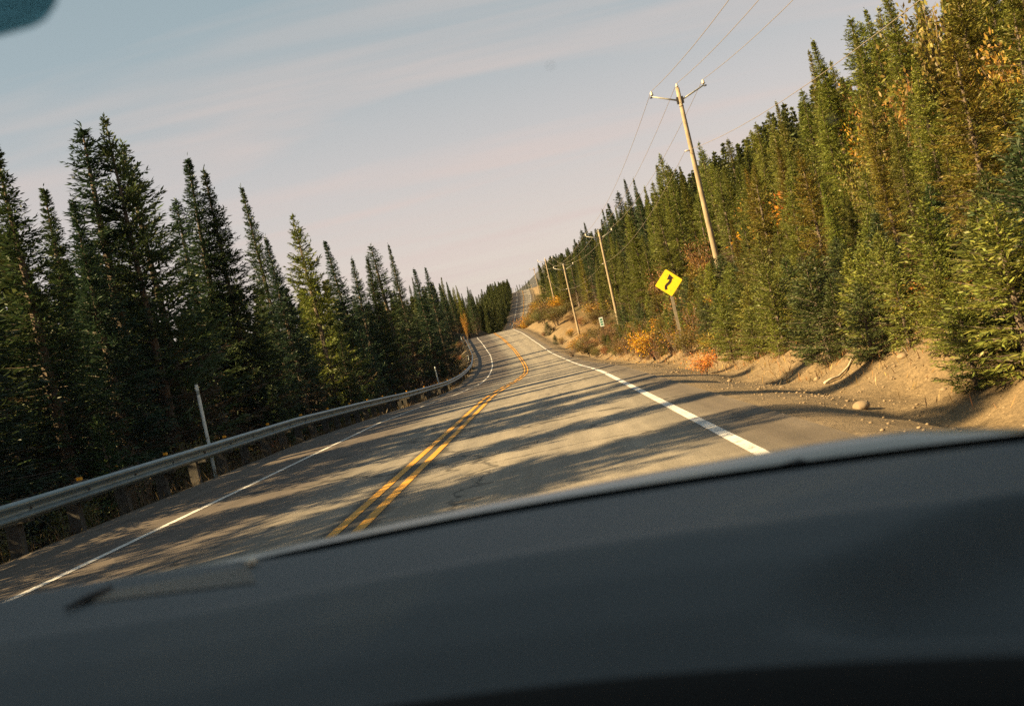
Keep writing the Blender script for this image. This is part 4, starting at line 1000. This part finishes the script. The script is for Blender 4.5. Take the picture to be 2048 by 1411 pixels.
# dotted tint around the mirror foot at the top of the glass, only its corner in view
def glass_ab(u, d):
    return min(((a, b) for a in np.linspace(.3, .8, 101) for b in np.linspace(.3, 1, 101)), key=lambda q: (ws_pt(*q)[0] / ws_pt(*q)[1] * F - u) ** 2 + ((EYE - ws_pt(*q)[2]) / ws_pt(*q)[1] * F - d) ** 2)
(ga, gb) = glass_ab(-735, -838)
m = MB(); ns = 40; vv = []
for i in range(ns):
    t = i / (ns - 1); aa = (1 - ga) - .02 + (2 * ga - 1 + .04) * t
    edge_ = min(1.0, min(t, 1 - t) / .16); bb = gb + .012 + .16 * (1 - math.sqrt(max(0, 1 - (1 - edge_) ** 2)))
    vv += [ws_pt(aa, min(bb, .995)), ws_pt(aa, 1.0)]
vq = [(x, y - .0055, z - .0085) for x, y, z in vv] + [(x, y - .0065, z - .0100) for x, y, z in vv]
fq = [(2 * i, 2 * i + 2, 2 * i + 3, 2 * i + 1) for i in range(ns - 1)]
part('tinted_band', vq, fq + [tuple(k + 2 * ns for k in q[::-1]) for q in fq], M['tint'], False, ws)
# cowl, wipers, bonnet
v, f = grid(50, 5, lambda a, b: (-1.2 + a * 1.68, Ye(-1.2 + a * 1.68) + .035 + .17 * b, 1.030 + .012 * b)); part('cowl', v, f, M['rubber'], True)
ZX = [-1.26, -1.15, -.95, -.77, -.60, -.505, -.31, -.02, .2, .27, .33, .40, .47, .56]; ZH = [.95, 1.03, 1.075, 1.091, 1.084, 1.074, 1.069, 1.070, 1.077, 1.080, 1.0805, 1.072, 1.055, .995]
def hood_pt(a, b):
    x = -1.24 + a * 1.78; y0_ = Ye(x) + .175 ; y = y0_ + (2.05 - y0_) * b; zz = float(np.interp(x, ZX, ZH))
    w = y - y0_
    return (x, y, zz - .014 * (1 - min(1, w / .10)) ** 2 - .16 * max(0, w - .10) - .06 * w * w)
v, f = grid(70, 26, hood_pt); n = len(v); part('bonnet', v + [(x, y, z - .012) for x, y, z in v], f + [tuple(i + n for i in q[::-1]) for q in f], M['paint'], True)
for xa, xb, base in ((.22, -.32, .215), (-.30, -.95, -.285)):
    m = MB(); pts = []
    for t in np.linspace(0, 1, 14): x = xa + (xb - xa) * t; pts.append((x, Ye(x) + .085 + .02 * t, 1.0705 - .004 * t))
    m.tube(pts, [.006] + [.0085] * 12 + [.005], 6); w_ = mbpart('wiper', m, M['rubber'], True)
    m = MB(); m.tube([(base, Ye(base) + .16, 1.05), (base - .01, Ye(base) + .13, 1.070 if base > 0 else 1.062), (base - .06, Ye(base) + .10, 1.077 if base > 0 else 1.066), (base - .10, Ye(base) + .092, 1.074 if base > 0 else 1.064)], [.02, .017, .011, .006], 8); mbpart('wiper_arm', m, M['rubber'], True, w_)
# shell: roof, pillars, sides, seats are behind the eye
def roof_pt(a, b):
    x = CX + (a - .5) * 1.30; y = .33 - .10 * (2 * a - 1) ** 2 - b * 2.7; return (x, y, 1.615 + .05 * math.sin(math.pi * a) + .045 * math.sin(math.pi * min(1, b + .15)) - .06 * (2 * a - 1) ** 2)
v, f = grid(15, 13, roof_pt); n = len(v); part('roof', v + [(x, y, z - .05) for x, y, z in v], f + [tuple(i + n for i in q[::-1]) for q in f], M['paint'], True)
for sgn in (-1, 1):
    bx, tx = CX + sgn * .80, CX + sgn * .63
    m = MB(); m.tube([(bx, Ye(bx) + .05, 1.04), ((bx + tx) / 2, .43, 1.36), (tx, .22, 1.59)], [.045, .04, .04], 8); mbpart('front_pillar', m, M['paint'], True)
    m = MB(); m.tube([(CX + sgn * .86, -.75, 1.0), (CX + sgn * .64, -.80, 1.58)], .05, 8); mbpart('middle_pillar', m, M['paint'], True)
    m = MB(); m.tube([(CX + sgn * .84, -2.6, 1.0), (CX + sgn * .62, -2.25, 1.58)], .09, 8); mbpart('rear_pillar', m, M['paint'], True)
    m = MB(); xs_ = [(.78, .28), (.88, .36), (.91, .62), (.90, .86), (.86, 1.02), (.82, 1.04), (.82, .30)]
    ysec = [(-2.9, .94, 1), (-2.0, 1, 1), (-.6, 1, 1), (.5, 1, 1), (.8, 1, .985), (1.15, .99, .95), (1.5, .98, .90), (2.05, .93, .80)]
    vv = [(CX + sgn * p[0] * k_, y_, p[1] * h_ if p[1] > .5 else p[1]) for y_, k_, h_ in ysec for p in xs_]; nn = len(xs_)
    m.add(vv, [(i * nn + j, i * nn + (j + 1) % nn, (i + 1) * nn + (j + 1) % nn, (i + 1) * nn + j) for i in range(len(ysec) - 1) for j in range(nn)] + [tuple(range(nn)), tuple((len(ysec) - 1) * nn + j for j in range(nn))[::-1]])
    mbpart('side_panel', m, M['paint'], False)
    for ya, yb in ((-.70, .62), (-2.45, -.82)):
        xa, xb_ = CX + sgn * .845, CX + sgn * .655
        q4 = [(xa, ya, 1.03), (xa, yb, 1.03), (xb_, min(yb, .25) if yb > 0 else yb - .03, 1.575), (xb_, ya + (.22 if ya < -2 else 0), 1.575)]
        part('side_window', q4 + [(x - sgn * .004, y_, z) for x, y_, z in q4], [(0, 1, 2, 3), (7, 6, 5, 4), (0, 4, 5, 1), (1, 5, 6, 2), (2, 6, 7, 3), (3, 7, 4, 0)], M['glass'])
    for yw in (1.35, -2.0):
        m = MB(); c_ = CX + sgn * .78; m.tube([(c_ - .11 * sgn, yw, .33), (c_ - .09 * sgn, yw, .33), (c_ + .09 * sgn, yw, .33), (c_ + .11 * sgn, yw, .33)], [.28, .33, .33, .28], 24); w_ = mbpart('wheel', m, M['rubber'], True)
        m = MB(); m.tube([(c_ + .10 * sgn, yw, .33), (c_ + .118 * sgn, yw, .33)], [.20, .19], 20); mbpart('rim', m, M['galv'], False, w_)
mbpart('floor_pan', MB().box(CX - .80, CX + .80, -2.88, 2.0, .25, .30), M['dash_dark'])
mbpart('front_bumper', MB().box(CX - .82, CX + .82, 2.0, 2.12, .30, .86), M['paint'])
mbpart('tailgate', MB().box(CX - .76, CX + .76, -2.95, -2.86, .30, 1.58), M['paint'])
mbpart('rear_bench', MB().box(CX - .66, CX + .66, -1.9, -1.7, .4, 1.22), M['cloth'])

# ---------------------------------------------------------------- labels for the many: by kind, colour and place, counted from the left
ORD = ['first', 'second', 'third', 'fourth', 'fifth', 'sixth', 'seventh', 'eighth', 'ninth', 'tenth', 'eleventh', 'twelfth', 'thirteenth', 'fourteenth', 'fifteenth', 'sixteenth']
def zone(x, y):
    s = x - float(rx(y)); u = x * F / y
    if s > 0:
        a = 'at the far right' if u > 760 else 'right of the nearest pole' if u > 368 else 'between sign and nearest pole' if u > 266 else 'between second pole and sign' if u > 147 else 'near the third pole' if u > 40 else 'near the far poles'
        b = 'on the verge' if s < 8.6 else 'low on the slope' if s < 12.5 else 'on the slope' if s < 18 else 'high on the slope'
    else:
        a = 'left of the near white post' if u < -715 else 'under the skyline pair' if u < -520 else 'under the lacy spruce' if u < -360 else 'under the twin spires' if u < -235 else 'near the bend' if y < 205 else 'in the far stand'
        b = 'behind the rail' if s > -9.2 else 'in front' if s > -12 else 'deeper in'
    return a, b
def shade(c):
    r_, g_, b_ = c
    if r_ > g_ * 1.55: return 'rust' if r_ < .3 else 'orange' if r_ > g_ * 2.1 else 'yellow'
    if r_ > g_ * 1.12: return 'golden' if r_ > .1 else 'brown'
    if r_ > g_ * .85: return 'olive'
    return 'dark green' if g_ < .06 else 'green'
FORM = {'fir0': 'dense fir', 'fir1': 'pointed fir', 'fir2': 'slim fir', 'fir3': 'broad fir', 'open0': 'open spruce', 'open1': 'open spruce', 'spire': 'narrow spruce', 'spire1': 'ragged spruce', 'bushy0': 'bushy young fir', 'bushy1': 'pointed young fir', 'shrub0': 'rounded shrub', 'shrub1': 'low shrub', 'shrub2': 'tall shrub', 'bare': 'twiggy shrub'}
buck = {}
for e, x, y, H, col, key in META:
    a, b = zone(x, y); buck.setdefault((shade(col), FORM[key], b, a), []).append((x / y, e))
for (c_, f_, b, a), L_ in buck.items():
    L_.sort(key=lambda q: q[0])
    for i, (_, e) in enumerate(L_):
        tail = '' if len(L_) == 1 else (', left one of two' if i == 0 else ', right one of two') if len(L_) == 2 else ', %s from left' % ORD[min(i, 15)]
        if len(('%s %s %s %s%s' % (c_, f_, b, a, tail)).split()) > 16: f_ = f_.split()[-1]
        e['label'] = '%s %s %s %s%s' % (c_, f_, b, a, tail)
